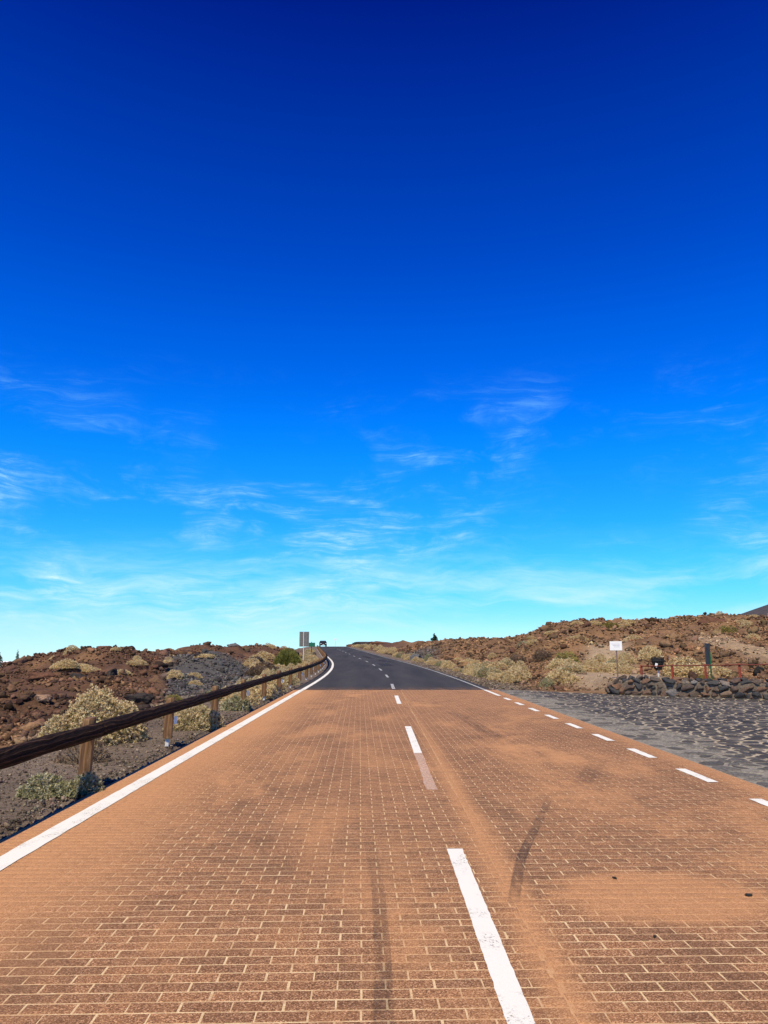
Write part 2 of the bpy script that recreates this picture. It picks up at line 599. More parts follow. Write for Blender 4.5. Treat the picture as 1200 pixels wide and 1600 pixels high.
def b_wornpaint(nt, p):
    P = nt.pos()
    f = nt.noise(P, 9, 4, 0.7)
    setp(nt, p, Base_Color=(0.6, 0.59, 0.57), Roughness=0.8)
    tr = nt.n('BsdfTransparent')
    k = nt.step(f, 0.35, 0.62, 0.2, 0.9)
    return nt.n('MixShader', i0=k, i1=tr.outputs[0], i2=p.outputs[0]).outputs[0]


M_WORN = material('worn_road_paint', b_wornpaint)


def b_tyre_mark(nt, p):
    P = nt.pos()
    f = nt.noise(P, 60, 3, 0.7)
    g = nt.noise(nt.n('Mapping', Vector=P, Scale=(3, 0.5, 1)).outputs[0], 4, 3, 0.6)
    a_ = nt.n('VertexColor', {'layer_name': 'Col'}).outputs[0]
    setp(nt, p, Base_Color=(0.035, 0.026, 0.024), Roughness=0.8)
    tr = nt.n('BsdfTransparent')
    k = nt.math('MULTIPLY', nt.math('MULTIPLY', nt.step(f, 0.25, 0.7, 0.35, 0.9), nt.step(g, 0.34, 0.58, 0.25, 1.0)), a_)
    return nt.n('MixShader', i0=k, i1=tr.outputs[0], i2=p.outputs[0]).outputs[0]


M_SKID = material('tyre_rubber_mark', b_tyre_mark)


def b_drift(nt, p):
    P = nt.pos()
    f = nt.noise(nt.n('Mapping', Vector=P, Scale=(1.6, 0.5, 1)).outputs[0], 2.2, 6, 0.7)
    setp(nt, p, Base_Color=(0.34, 0.175, 0.09), Roughness=0.95)
    tr = nt.n('BsdfTransparent')
    k = nt.math('MULTIPLY', nt.step(f, 0.38, 0.72, 0.05, 0.75), attr_col(nt))
    return nt.n('MixShader', i0=k, i1=tr.outputs[0], i2=p.outputs[0]).outputs[0]


M_DRIFT = material('blown_sand', b_drift)


def b_asphalt(nt, p):
    P = nt.pos()
    f = nt.noise(P, 45, 4, 0.75)
    g = nt.noise(nt.n('Mapping', Vector=P, Scale=(0.8, 0.06, 1)).outputs[0], 1.2, 4, 0.6)
    c = nt.ramp(f, [(0.3, (0.025, 0.022, 0.0195)), (0.55, (0.048, 0.043, 0.038)), (0.8, (0.108, 0.096, 0.083))])
    c = nt.mix(1.0, c, nt.ramp(g, [(0.3, (0.68, 0.68, 0.68)), (0.7, (1.4, 1.37, 1.33))]), 'MULTIPLY')
    setp(nt, p, Base_Color=c, Roughness=0.88, Specular_IOR_Level=0.25)
    bump(nt, p, f, 0.5, 0.006)


M_ASPHALT = material('asphalt', b_asphalt)


def b_cobble(nt, p):
    P = nt.pos()
    s = nt.n('SeparateXYZ', Vector=P)
    rnd = nt.math('FRACT', nt.math('ADD', nt.n('NewGeometry').outputs['Random Per Island'], nt.n('ObjectInfo').outputs['Random']))
    f = nt.noise(P, 22, 5, 0.7)
    big = nt.noise(P, 0.8, 3, 0.6)
    c = nt.ramp(rnd, [(0, (0.034, 0.030, 0.028)), (0.5, (0.058, 0.051, 0.046)), (0.85, (0.100, 0.087, 0.073)), (1, (0.19, 0.16, 0.125))])
    c = nt.mix(1.0, c, nt.ramp(f, [(0.3, (0.6, 0.6, 0.6)), (0.7, (1.5, 1.5, 1.5))]), 'MULTIPLY')
    # gutter strip by the road: older stones under a film of grey mortar
    edge = nt.step(nt.math('ADD', s.outputs[0], nt.math('MULTIPLY', big, 2.2)), 6.95, 6.15)
    grey = nt.mix(nt.step(f, 0.3, 0.72), (0.120, 0.110, 0.092), (0.36, 0.32, 0.25))
    c = nt.mix(nt.math('MULTIPLY', edge, nt.step(nt.math('ADD', rnd, nt.math('MULTIPLY', f, 0.6)), 0.45, 1.0, 0.25, 0.85)), c, grey)
    setp(nt, p, Base_Color=c, Roughness=0.8, Specular_IOR_Level=0.3)
    bump(nt, p, f, 0.8, 0.02)


M_COBBLE = material('basalt_paving', b_cobble)


def b_mortar(nt, p):
    P = nt.pos()
    s = nt.n('SeparateXYZ', Vector=P)
    f = nt.noise(P, 14, 6, 0.75)
    big = nt.noise(P, 0.8, 3, 0.6)
    c = nt.mix(nt.step(f, 0.3, 0.7), (0.24, 0.195, 0.13), (0.54, 0.45, 0.31))
    edge = nt.step(nt.math('ADD', s.outputs[0], nt.math('MULTIPLY', big, 2.2)), 6.95, 6.15)
    grey = nt.mix(nt.step(f, 0.3, 0.72), (0.10, 0.095, 0.085), (0.32, 0.29, 0.24))
    c = nt.mix(nt.math('MULTIPLY', edge, 0.8), c, grey)
    setp(nt, p, Base_Color=c, Roughness=0.95)
    bump(nt, p, f, 0.7, 0.02)


M_MORTAR = material('pale_mortar', b_mortar)


def b_leaf(nt, p):
    c = attr_col(nt)
    setp(nt, p, Base_Color=c, Roughness=0.8, Specular_IOR_Level=0.2)
    tl = nt.n('BsdfTranslucent', Color=c)
    return nt.n('MixShader', i0=0.30, i1=p.outputs[0], i2=tl.outputs[0]).outputs[0]


M_LEAF = material('shrub_leaf', b_leaf)


def simple(name, c1, c2, scale=20, rough=0.8, metal=0.0, stretch=(1, 1, 1), bumpd=0.004, spec=0.3, obj=True):
    def b(nt, p):
        v = nt.n('TexCoord').outputs['Object'] if obj else nt.pos()
        v = nt.n('Mapping', Vector=v, Scale=stretch).outputs[0]
        f = nt.noise(v, scale, 5, 0.65, 0.3)
        c = nt.mix(nt.step(f, 0.3, 0.7), c1, c2)
        setp(nt, p, Base_Color=c, Roughness=rough, Metallic=metal, Specular_IOR_Level=spec)
        bump(nt, p, f, 0.6, bumpd)
    return material(name, b)


def b_postwood(nt, p):
    v = nt.n('TexCoord').outputs['Object']
    st = nt.n('Mapping', Vector=v, Scale=(26, 26, 2.2)).outputs[0]
    f = nt.noise(st, 1.0, 5, 0.6, 0.8)
    g = nt.noise(v, 5, 3, 0.5)
    c = nt.ramp(f, [(0.28, (0.045, 0.019, 0.008)), (0.45, (0.14, 0.066, 0.024)), (0.6, (0.23, 0.118, 0.045)), (0.8, (0.44, 0.28, 0.14))])
    c = nt.mix(nt.step(g, 0.55, 0.8, 0, 0.5), c, (0.42, 0.30, 0.18))
    setp(nt, p, Base_Color=c, Roughness=0.75)
    bump(nt, p, f, 0.7, 0.008)


M_POST = material('weathered_post_wood', b_postwood)


def b_railwood(nt, p):
    v = nt.n('TexCoord').outputs['Object']
    st = nt.n('Mapping', Vector=v, Scale=(8, 1.1, 8)).outputs[0]
    f = nt.noise(st, 1.6, 7, 0.66, 2.6)
    st2 = nt.n('Mapping', Vector=v, Scale=(5, 1.0, 5)).outputs[0]
    w = nt.n('TexWave', {'wave_type': 'BANDS', 'bands_direction': 'Z'}, Vector=st2, Scale=1.3, Distortion=7.0, Detail=4.0).outputs['Fac']
    c = nt.ramp(f, [(0.32, (0.006, 0.004, 0.0032)), (0.52, (0.020, 0.0105, 0.0070)), (0.66, (0.055, 0.028, 0.016)), (0.80, (0.19, 0.115, 0.066))])
    c = nt.mix(nt.step(w, 0.90, 0.99, 0, 0.45), c, (0.13, 0.075, 0.045))
    c = nt.mix(nt.step(w, 0.14, 0.02, 0, 0.7), c, (0.005, 0.004, 0.003))
    setp(nt, p, Base_Color=c, Roughness=0.9, Specular_IOR_Level=0.08)
    bump(nt, p, nt.math('ADD', f, nt.math('MULTIPLY', w, 0.4)), 1.0, 0.02)


M_RAIL = material('creosoted_log', b_railwood)
M_STEEL = simple('galvanised_steel', (0.50, 0.49, 0.47), (0.66, 0.64, 0.61), 30, 0.6, 0.0)
M_REFL = simple('white_reflector', (0.78, 0.78, 0.78), (0.85, 0.85, 0.85), 30, 0.4)
M_RED = simple('red_railing_paint', (0.20, 0.030, 0.016), (0.32, 0.055, 0.030), 25, 0.65)
M_DKRED = simple('rusty_rail_paint', (0.10, 0.022, 0.014), (0.18, 0.036, 0.022), 25, 0.7)
M_GREEN = simple('green_sign_paint', (0.012, 0.085, 0.032), (0.022, 0.13, 0.05), 15, 0.5)
M_GREENB = simple('green_sign_board', (0.012, 0.12, 0.07), (0.02, 0.16, 0.09), 10, 0.5)
M_SIGNBACK = simple('grey_sign_back', (0.13, 0.13, 0.125), (0.18, 0.18, 0.17), 6, 0.7, 0.0)
M_DARKP = simple('dark_panel', (0.035, 0.042, 0.048), (0.06, 0.068, 0.072), 8, 0.6)
M_WHITE = simple('white_sign_paint', (0.80, 0.80, 0.79), (0.86, 0.86, 0.85), 10, 0.5)
M_TEXT = simple('faded_print', (0.45, 0.46, 0.5), (0.6, 0.6, 0.62), 60, 0.6)
M_BLACK = simple('black_mesh_plastic', (0.012, 0.012, 0.013), (0.03, 0.03, 0.03), 40, 0.6)
M_RUSTP = simple('rusty_pole', (0.14, 0.085, 0.07), (0.24, 0.17, 0.15), 20, 0.7)
M_CAR = simple('black_car_paint', (0.010, 0.009, 0.009), (0.014, 0.013, 0.012), 3, 0.45, 0.0, spec=0.25)
M_GLASS = simple('car_glass', (0.02, 0.025, 0.03), (0.03, 0.033, 0.035), 3, 0.25, 0.0, spec=0.4)
M_TYRE = simple('tyre_rubber', (0.012, 0.012, 0.012), (0.02, 0.02, 0.02), 30, 0.9)
M_LAMP = simple('headlamp_lens', (0.75, 0.76, 0.78), (0.85, 0.86, 0.88), 10, 0.15, spec=0.7)
M_TWIG = simple('dry_twig', (0.12, 0.085, 0.06), (0.24, 0.18, 0.12), 30, 0.9)
M_BARK = simple('pine_bark', (0.06, 0.035, 0.022), (0.12, 0.07, 0.045), 10, 0.9)


def b_wallstone(nt, p):
    P = nt.pos()
    r = nt.n('ObjectInfo').outputs['Random']
    f = nt.noise(P, 16, 5, 0.7)
    c = nt.ramp(r, [(0, (0.030, 0.030, 0.034)), (0.25, (0.050, 0.047, 0.048)), (0.45, (0.085, 0.060, 0.045)), (0.62, (0.16, 0.085, 0.05)), (0.75, (0.055, 0.045, 0.042)), (0.88, (0.20, 0.13, 0.085)), (1, (0.13, 0.13, 0.135))])
    c = nt.mix(1.0, c, nt.ramp(f, [(0.28, (0.55, 0.55, 0.55)), (0.5, (1, 1, 1)), (0.78, (1.8, 1.7, 1.55))]), 'MULTIPLY')
    setp(nt, p, Base_Color=c, Roughness=0.88)
    bump(nt, p, f, 0.9, 0.03)


M_WSTONE = material('lava_wall_stone', b_wallstone)
M_EARTH = simple('wall_core_earth', (0.10, 0.075, 0.055), (0.20, 0.155, 0.115), 14, 0.95, bumpd=0.03)
M_MOUNT = simple('far_mountain_lava', (0.050, 0.042, 0.042), (0.085, 0.070, 0.064), 0.02, 0.95, bumpd=2.0, obj=False)
M_CLOUD = simple('cloud_top', (0.74, 0.76, 0.78), (0.85, 0.85, 0.85), 0.001, 1.0, bumpd=20, obj=False, spec=0.0)


# ------------------------------------------------------------------ terrain
def polar_sheet():
    ang = np.concatenate([np.linspace(-180, -42, 30)[:-1], np.linspace(-42, 42, 520), np.linspace(42, 180, 30)[1:-1]])
    rad = np.concatenate([np.geomspace(1.5, 10, 36)[:-1], np.geomspace(10, 150, 240)[:-1], np.geomspace(150, 9000, 50)])
    A, Rr = np.meshgrid(np.radians(ang), rad)
    X, Y = Rr * np.sin(A), Rr * np.cos(A)
    Z = height(X.ravel(), Y.ravel()).reshape(X.shape)
    Z = np.where(Y < 1.0, np.where(np.abs(X) < 4.6, -0.08, np.minimum(Z, -0.03)), Z)
    V = np.stack([X.ravel(), Y.ravel(), Z.ravel()], 1)
    V = np.vstack([V, [[0, 0, -0.08]]])
    nr, na = X.shape
    i = np.arange(nr - 1)[:, None] * na
    j = np.arange(na)[None, :]
    jn = (j + 1) % na
    F = np.stack([i + j, i + na + j, i + na + jn, i + jn], -1).reshape(-1, 4)[:, ::-1]
    cen = np.stack([np.full(na, len(V) - 1), np.arange(na), (np.arange(na) + 1) % na], 1)[:, ::-1]
    return mesh('terrain', V, [F, cen], soil(V[:, 0], V[:, 1]))


terrain = tag(link('terrain', polar_sheet(), M_TERRAIN), kind='structure')


# far slope of the volcano and the sea of cloud below it
def mountain():
    n, m = 60, 16
    cx, cy = 3830.0, 4200.0
    V, F = [], []
    for i in range(m):
        q = i / (m - 1)
        for j in range(n):
            t = 2 * math.pi * j / n
            rr_ = 2600 * (1 - q) * (1 + 0.06 * math.sin(3 * t + 1)) + 60
            V.append((cx + rr_ * math.cos(t), cy + rr_ * math.sin(t), -90 + 930 * q ** 1.25 + 9 * math.sin(7 * t + 5 * q)))
    for i in range(m - 1):
        for j in range(n):
            F.append((i * n + j, i * n + (j + 1) % n, (i + 1) * n + (j + 1) % n, (i + 1) * n + j))
    F.append(tuple(range((m - 1) * n, m * n)))
    return mesh('mountain', np.array(V), F, smooth=True)


tag(link('mountain', mountain(), M_MOUNT), kind='structure')


def cloud_sea():
    ang = np.radians(np.linspace(-75, 75, 220))
    rad = np.linspace(9500, 36000, 60)
    A, Q = np.meshgrid(ang, rad)
    X, Y = Q * np.sin(A), Q * np.cos(A)
    Z = -95 - 0.0166 * Y + 130 * np.maximum(fbm(X / 1500, Y / 3000, 4), -0.3) + 20 * fbm(X / 300, Y / 500, 2)
    nr, na = X.shape
    i = np.arange(nr - 1)[:, None] * na
    j = np.arange(na - 1)[None, :]
    F = np.stack([i + j, i + j + 1, i + na + j + 1, i + na + j], -1).reshape(-1, 4)
    return mesh('cloud_sea', np.stack([X.ravel(), Y.ravel(), Z.ravel()], 1), F, smooth=True)


tag(link('cloud_sea', cloud_sea(), M_CLOUD), 'bank of white cloud on the horizon beyond the far pines', 'clouds', kind='stuff')


# ------------------------------------------------------------------ brick road
def sheet(x0, x1, y0, y1, z, nx=2, ny=2):
    X, Y = np.meshgrid(np.linspace(x0, x1, nx), np.linspace(y0, y1, ny))
    V = np.stack([X.ravel(), Y.ravel(), np.full(X.size, z)], 1)
    i = np.arange(ny - 1)[:, None] * nx
    j = np.arange(nx - 1)[None, :]
    F = np.stack([i + j, i + j + 1, i + nx + j + 1, i + nx + j], -1).reshape(-1, 4)
    return V, F


V, F = sheet(LEFT_EDGE, RIGHT_EDGE, -9, BRICK_END, -0.0018)
brick_road = tag(link('brick_road', mesh('brick_road', V, F), M_GROUT), kind='structure')

BL, BW, GAP, SEAM = 0.2335, 0.1035, 0.0090, 0.87


def brick_template(lx, ly):
    """12 verts of one brick, centred: skirt, shoulder, top"""
    P = []
    for z, ins in ((-0.02, 0), (-0.0012, 0), (0.0, 0.003)):
        for sx, sy in ((-1, -1), (1, -1), (1, 1), (-1, 1)):
            P.append((sx * (lx / 2 - ins), sy * (ly / 2 - ins), z))
    return P


BF = [(0, 1, 5, 4), (1, 2, 6, 5), (2, 3, 7, 6), (3, 0, 4, 7), (4, 5, 9, 8), (5, 6, 10, 9), (6, 7, 11, 10), (7, 4, 8, 11), (8, 9, 10, 11)]
cells = []   # cx, cy, lx, rot
for side, ang, ph in ((-1, R(1.3), 0.0), (1, R(0.9), 0.045)):
    ca, sa = math.cos(ang), math.sin(ang)
    ox, oy = SEAM, 10.0
    for r_ in range(-95, 196):
        v = (r_ + 0.5) * BW + ph
        k0, k1 = (-22, 5) if side < 0 else (-3, 22)
        for k in range(k0, k1):
            u0 = (k + (0.5 if r_ % 2 else 0.0)) * BL + (0.04 if side > 0 else -0.03)
            u1 = u0 + BL
            # trim to the slab: seam on one side, paving edge on the other
            cxm = ox + ca * (u0 + u1) / 2 - sa * v
            cym = oy + sa * (u0 + u1) / 2 + ca * v
            if not (1.2 < cym < BRICK_END - 0.06):
                continue
            lim_lo, lim_hi = ((LEFT_EDGE + 0.01, SEAM - 0.004) if side < 0 else (SEAM + 0.004, RIGHT_EDGE - 0.01))
            a0 = max(u0 + GAP / 2, (lim_lo - ox + sa * v) / ca)
            a1 = min(u1 - GAP / 2, (lim_hi - ox + sa * v) / ca)
            if a1 - a0 < 0.014:
                continue
            um = (a0 + a1) / 2
            cells.append((ox + ca * um - sa * v, oy + sa * um + ca * v, a1 - a0, ang))
cells = np.array(cells)
full = cells[:, 2] > BL - GAP - 1e-4
D = cells[:, 1]
inx = np.abs(590 + 1218 * cells[:, 0] / D - 600) < 610
iny = 1.6 / D < 0.452
score = np.where(full & inx & iny, 1 / D, 0)
order = np.argsort(-score)[:300]
single = np.zeros(len(cells), bool)
single[order] = True
bm_shared = [mesh('brick', np.array(brick_template(BL - GAP - d, BW - GAP - d)), [list(f) for f in BF]) for d in (0, 0.001, 0.002)]
jit = rng.normal(size=(len(cells), 4)) * (0.0012, 0.0012, 0.0003, 0.004)
for q, i in enumerate(np.nonzero(single)[0]):
    c = cells[i]
    link('brick', bm_shared[q % 3], M_BRICK, brick_road,
         loc=(c[0] + jit[i, 0], c[1] + jit[i, 1], float(np.clip(jit[i, 2], -0.0005, 0.0006))), rot=(0, 0, c[3] + jit[i, 3]))
rest = np.nonzero(~single)[0]
T = np.array(brick_template(1, 1))
sgn = np.sign(T[:, :2])
ins = np.array([0] * 8 + [0.003] * 4)
lx = cells[rest, 2][:, None]
Lx = sgn[None, :, 0] * (lx / 2 - ins[None])
Ly = sgn[None, :, 1] * ((BW - GAP) / 2 - ins[None]) * np.ones_like(lx)
th = (cells[rest, 3] + jit[rest, 3])[:, None]
VX = cells[rest, 0][:, None] + jit[rest, 0][:, None] + np.cos(th) * Lx - np.sin(th) * Ly
VY = cells[rest, 1][:, None] + jit[rest, 1][:, None] + np.sin(th) * Lx + np.cos(th) * Ly
VZ = T[None, :, 2] + np.clip(jit[rest, 2], -0.0005, 0.0006)[:, None]
V = np.stack([VX, VY, VZ * np.ones_like(VX)], -1).reshape(-1, 3)
F = (np.array(BF)[None] + 12 * np.arange(len(rest))[:, None, None]).reshape(-1, 4)
tag(link('bricks', mesh('bricks', V, F), M_BRICK, brick_road), kind='stuff')


# ------------------------------------------------------------------ asphalt road
def strip(t0, t1, ys, dz, wob=0.0, cols=2, seed=0, fx=None):
    rr_ = np.random.default_rng(seed)
    ys = np.asarray(ys, float)
    base = xc(ys) if fx is None else fx(ys)
    w0 = rr_.normal(size=len(ys)) * wob
    w1 = rr_.normal(size=len(ys)) * wob
    ts = np.linspace(0, 1, cols)
    a_ = base + t0 + w0
    b_ = base + t1 + w1
    X = a_[:, None] * (1 - ts) + b_[:, None] * ts
    Y = ys[:, None] * np.ones(cols)
    Z = (zr(ys) + dz)[:, None] * np.ones(cols)
    V = np.stack([X.ravel(), Y.ravel(), Z.ravel()], 1)
    n = len(ys)
    i = np.arange(n - 1)[:, None] * cols
    j = np.arange(cols - 1)[None, :]
    F = np.stack([i + j, i + j + 1, i + cols + j + 1, i + cols + j], -1).reshape(-1, 4)
    return V, F


ys = np.concatenate([np.arange(BRICK_END, 120, 1.0), np.arange(120, 380, 3.0)])
V, F = strip(-3.78, 3.66, ys, 0.002, 0.02, 9, 3)
# a real edge: the sheet turns down at both sides
asphalt_road = tag(link('asphalt_road', mesh('asphalt_road', V, F), M_ASPHALT), kind='structure')
V, F = strip(-3.50, -3.33, np.concatenate([np.arange(BRICK_END + 0.01, 60, 0.4), np.arange(60, 380, 1.5)]), 0.008, 0.004, 2, 4)
link('edge_line', mesh('edge_line', V, F), M_PAINT, asphalt_road)
V, F = strip(3.34, 3.44, np.concatenate([np.arange(BRICK_END + 0.01, 60, 0.4), np.arange(60, 380, 1.5)]), 0.008, 0.004, 2, 5)
link('edge_line', mesh('edge_line', V, F), M_WORN, asphalt_road)
for k, y0 in enumerate((29.9, 41.0, 52.2, 63.4, 74.6, 85.8, 97, 108, 119, 130, 141, 152)):
    V, F = strip(-0.06, 0.06, np.arange(y0, y0 + 4.01, 0.5), 0.008, 0.004, 2, 30 + k)
    link('lane_dash', mesh('lane_dash', V, F), M_WORN, asphalt_road)
# dark repair patches on the asphalt
for k, (t0, t1, y0, y1) in enumerate(((0.5, 1.5, 62, 70), (1.4, 2.4, 74, 84), (0.9, 1.7, 88, 99))):
    V, F = strip(t0, t1, np.linspace(y0, y1, 12), 0.005, 0.06, 2, 50 + k)
    c = np.full((len(V), 3), 0.9)
    tag(link('asphalt_stain', mesh('asphalt_stain', V, F, c), M_SKID, asphalt_road))

# sand carried from the bricks onto the asphalt
V, F = strip(-3.7, 3.6, np.linspace(BRICK_END + 0.003, BRICK_END + 2.6, 10), 0.005, 0.0, 5, 60)
c = np.repeat(np.linspace(1, 0, 10) ** 1.5, 5)
link('sand_drift', mesh('sand_drift', V, F, np.repeat(c[:, None], 3, 1)), M_DRIFT, asphalt_road)

# markings on the bricks
flat = lambda y: np.full_like(np.asarray(y, float), 0.62)
V, F = strip(-3.53, -3.345, np.arange(1.0, BRICK_END, 0.15), 0.005, 0.0022, 3, 8, flat)
link('edge_line', mesh('edge_line', V, F), M_PAINT, brick_road)
for k, (y0, y1) in enumerate(((2.45, 6.52), (12.13, 16.1), (22.3, 26.0))):
    V, F = strip(-0.062, 0.062, np.linspace(y0, y1, 60), 0.005, 0.0016, 3, 9 + k, flat)
    link('lane_dash', mesh('lane_dash', V, F), M_PAINT, brick_road)
V, F = strip(-0.06, 0.06, np.linspace(9.1, 12.12, 20), 0.004, 0.004, 2, 14, flat)
link('scraped_lane_dash', mesh('scraped_lane_dash', V, F), M_GHOST, brick_road)
for k in range(10):
    y0 = 7.52 + 2.04 * k
    V, F = strip(3.33, 3.46, np.linspace(y0, y0 + (1.02 if k < 9 else 3.5), 9), 0.005, 0.003, 2, 15 + k, flat)
    link('edge_dash', mesh('edge_dash', V, F), M_PAINT, brick_road)


def skid(pts, wd, strength, seed):
    """smooth band of rubber through the points"""
    P = np.array(pts, float)
    n = 40
    tt = np.linspace(0, len(P) - 1, n)
    X = np.interp(tt, range(len(P)), P[:, 0])
    Y = np.interp(tt, range(len(P)), P[:, 1])
    for _ in range(8):
        X[1:-1] = (X[:-2] + 2 * X[1:-1] + X[2:]) / 4
        Y[1:-1] = (Y[:-2] + 2 * Y[1:-1] + Y[2:]) / 4
    dx, dy = np.gradient(X), np.gradient(Y)
    L = np.hypot(dx, dy)
    nx_, ny_ = -dy / L, dx / L
    V, C = [], []
    for s_, k in ((-1, 0), (-0.8, 1), (0, 0.7), (0.8, 1), (1, 0)):
        V.append(np.stack([X + nx_ * s_ * wd / 2, Y + ny_ * s_ * wd / 2, np.full(n, 0.0035)], 1))
        fade = np.sin(np.linspace(0.02, 1, n) ** 0.7 * math.pi) ** 0.6
        C.append(np.clip(fade * k * strength, 0, 1))
    V = np.concatenate(V)
    C = np.concatenate(C)
    i = np.arange(4)[:, None] * n
    j = np.arange(n - 1)[None]
    F = np.stack([i + j, i + j + 1, i + n + j + 1, i + n + j], -1).reshape(-1, 4)
    link('tyre_mark', mesh('tyre_mark', V, F, np.repeat(C[:, None], 3, 1)), M_SKID, brick_road)


skid([(0.86, 5.2), (1.10, 6.25), (1.45, 7.35), (1.87, 8.7)], 0.085, 0.60, 1)
skid([(0.03, 3.0), (0.03, 4.3), (0.01, 5.4), (-0.07, 6.9)], 0.10, 0.45, 2)
skid([(2.3, 9.2), (2.7, 10.2), (3.1, 11.2)], 0.25, 0.22, 3)
skid([(2.2, 13.0), (2.1, 15.5), (1.9, 19), (1.5, 24)], 0.3, 0.22, 4)
skid([(1.6, 14.0), (2.4, 14.6), (3.3, 15.1)], 0.3, 0.25, 5)

# ------------------------------------------------------------------ cobbled lay-by
LAYBY = [(RIGHT_EDGE + 0.015, 2.0), (RIGHT_EDGE + 0.015, 29.75), (8.0, 26.85), (12.3, 24.12), (21, 18.6), (21, 2.0)]
V = np.array([(x, y, -0.006) for x, y in LAYBY])
cobbled = tag(link('cobbled_pavement', mesh('cobbled_pavement', V, [list(range(6))[::-1]]), M_MORTAR), kind='structure')


def clip(poly, nx_, ny_, d):
    out = []
    for i in range(len(poly)):
        p, q = poly[i], poly[(i + 1) % len(poly)]
        a_, b_ = p[0] * nx_ + p[1] * ny_ - d, q[0] * nx_ + q[1] * ny_ - d
        if a_ <= 0:
            out.append(p)
        if (a_ < 0) != (b_ < 0) and a_ != b_:
            t = a_ / (a_ - b_)
            out.append((p[0] + t * (q[0] - p[0]), p[1] + t * (q[1] - p[1])))
    return out


def in_layby(x, y):
    if not (RIGHT_EDGE + 0.1 < x < 20 and 3 < y):
        return False
    w_ = (x - 8.1) * 0.5355 + (y - 26.6) * 0.8445 if x > 8.0 else (x - 4.5) * 0.651 + (y - 29.8) * 0.759
    return w_ < -0.1


GX, GY = 0.285, 0.25
pts = {}
rc = random.Random(3)
for i in range(0, 56):
    for j in range(0, 110):
        x = RIGHT_EDGE + 0.2 + (i + (0.5 if j % 2 else 0)) * GX + rc.uniform(-0.16, 0.16)
        y = 4.0 + j * GY + rc.uniform(-0.14, 0.14)
        if x / max(y, 0.1) < 0.72:
            pts[i, j] = (x, y)
stones = []
for (i, j), (x, y) in pts.items():
    if not in_layby(x, y):
        continue
    poly = [(-0.45, -0.45), (0.45, -0.45), (0.45, 0.45), (-0.45, 0.45)]
    for di in range(-2, 3):
        for dj in range(-2, 3):
            if (di or dj) and (i + di, j + dj) in pts:
                qx, qy = pts[i + di, j + dj]
                vx, vy = qx - x, qy - y
                L = math.hypot(vx, vy)
                if L < 1e-3:
                    continue
                poly = clip(poly, vx / L, vy / L, L / 2 - rc.choice((0.010, 0.016, 0.024, 0.036)))
                if len(poly) < 3:
                    break
        if len(poly) < 3:
            break
    if len(poly) < 3:
        continue
    poly = clip(poly, -1, 0, x - RIGHT_EDGE - 0.03)
    if len(poly) < 3:
        continue
    # round the corners
    pr = []
    for k in range(len(poly)):
        p_, q_, s_ = poly[k - 1], poly[k], poly[(k + 1) % len(poly)]
        pr.append((q_[0] * 0.78 + p_[0] * 0.22, q_[1] * 0.78 + p_[1] * 0.22))
        pr.append((q_[0] * 0.78 + s_[0] * 0.22, q_[1] * 0.78 + s_[1] * 0.22))
    area = 0.5 * abs(sum(pr[k - 1][0] * pr[k][1] - pr[k][0] * pr[k - 1][1] for k in range(len(pr))))
    if area < 0.006:
        continue
    # older, smaller-looking gutter strip lies a little lower
    vis = abs(590 + 1218 * x / y - 600) < 620
    stones.append((x, y, pr, area / y ** 3 if vis else 0))
stones.sort(key=lambda s_: -s_[3])


def stone_geo(pr, tilt):
    n = len(pr)
    Vv = [(px_, py_, -0.05) for px_, py_ in pr]
    Vv += [(px_, py_, -0.007 + tilt[0] * px_ + tilt[1] * py_) for px_, py_ in pr]
    Vv += [(px_ * 0.84, py_ * 0.84, 0.003 + tilt[0] * px_ + tilt[1] * py_) for px_, py_ in pr]
    Ff = []
    for b in (0, n):
        for k in range(n):
            Ff.append((b + k, b + (k + 1) % n, b + n + (k + 1) % n, b + n + k))
    Ff.append(tuple(range(2 * n, 3 * n)))
    return Vv, Ff


restm = MB()
for k, (x, y, pr, s_) in enumerate(stones):
    vv, ff = stone_geo(pr, (rc.uniform(-.02, .02), rc.uniform(-.02, .02)))
    dz = rc.uniform(-0.003, 0.004)
    if k < 300 and s_ > 0:
        link('paving_stone', mesh('paving_stone', np.array(vv), ff), M_COBBLE, cobbled, loc=(x, y, dz))
    else:
        restm.add([(a_ + x, b_ + y, c_ + dz) for a_, b_, c_ in vv], ff)
tag(restm.build('paving_stones', M_COBBLE, cobbled), kind='stuff')


# ------------------------------------------------------------------ rocks
def ico(sub):
    t = (1 + 5 ** 0.5) / 2
    v = [(-1, t, 0), (1, t, 0), (-1, -t, 0), (1, -t, 0), (0, -1, t), (0, 1, t), (0, -1, -t), (0, 1, -t), (t, 0, -1), (t, 0, 1), (-t, 0, -1), (-t, 0, 1)]
    f = [(0, 11, 5), (0, 5, 1), (0, 1, 7), (0, 7, 10), (0, 10, 11), (1, 5, 9), (5, 11, 4), (11, 10, 2), (10, 7, 6), (7, 1, 8), (3, 9, 4), (3, 4, 2), (3, 2, 6), (3, 6, 8), (3, 8, 9), (4, 9, 5), (2, 4, 11), (6, 2, 10), (8, 6, 7), (9, 8, 1)]
    v = [np.array(p) / np.linalg.norm(p) for p in v]
    for _ in range(sub):
        cache, nf = {}, []

        def mid(a_, b_):
            key = (min(a_, b_), max(a_, b_))
            if key not in cache:
                m_ = v[a_] + v[b_]
                v.append(m_ / np.linalg.norm(m_))
                cache[key] = len(v) - 1
            return cache[key]
        for a_, b_, c_ in f:
            ab, bc, ca_ = mid(a_, b_), mid(b_, c_), mid(c_, a_)
            nf += [(a_, ab, ca_), (b_, bc, ab), (c_, ca_, bc), (ab, bc, ca_)]
        f = nf
    return np.array(v), np.array(f)


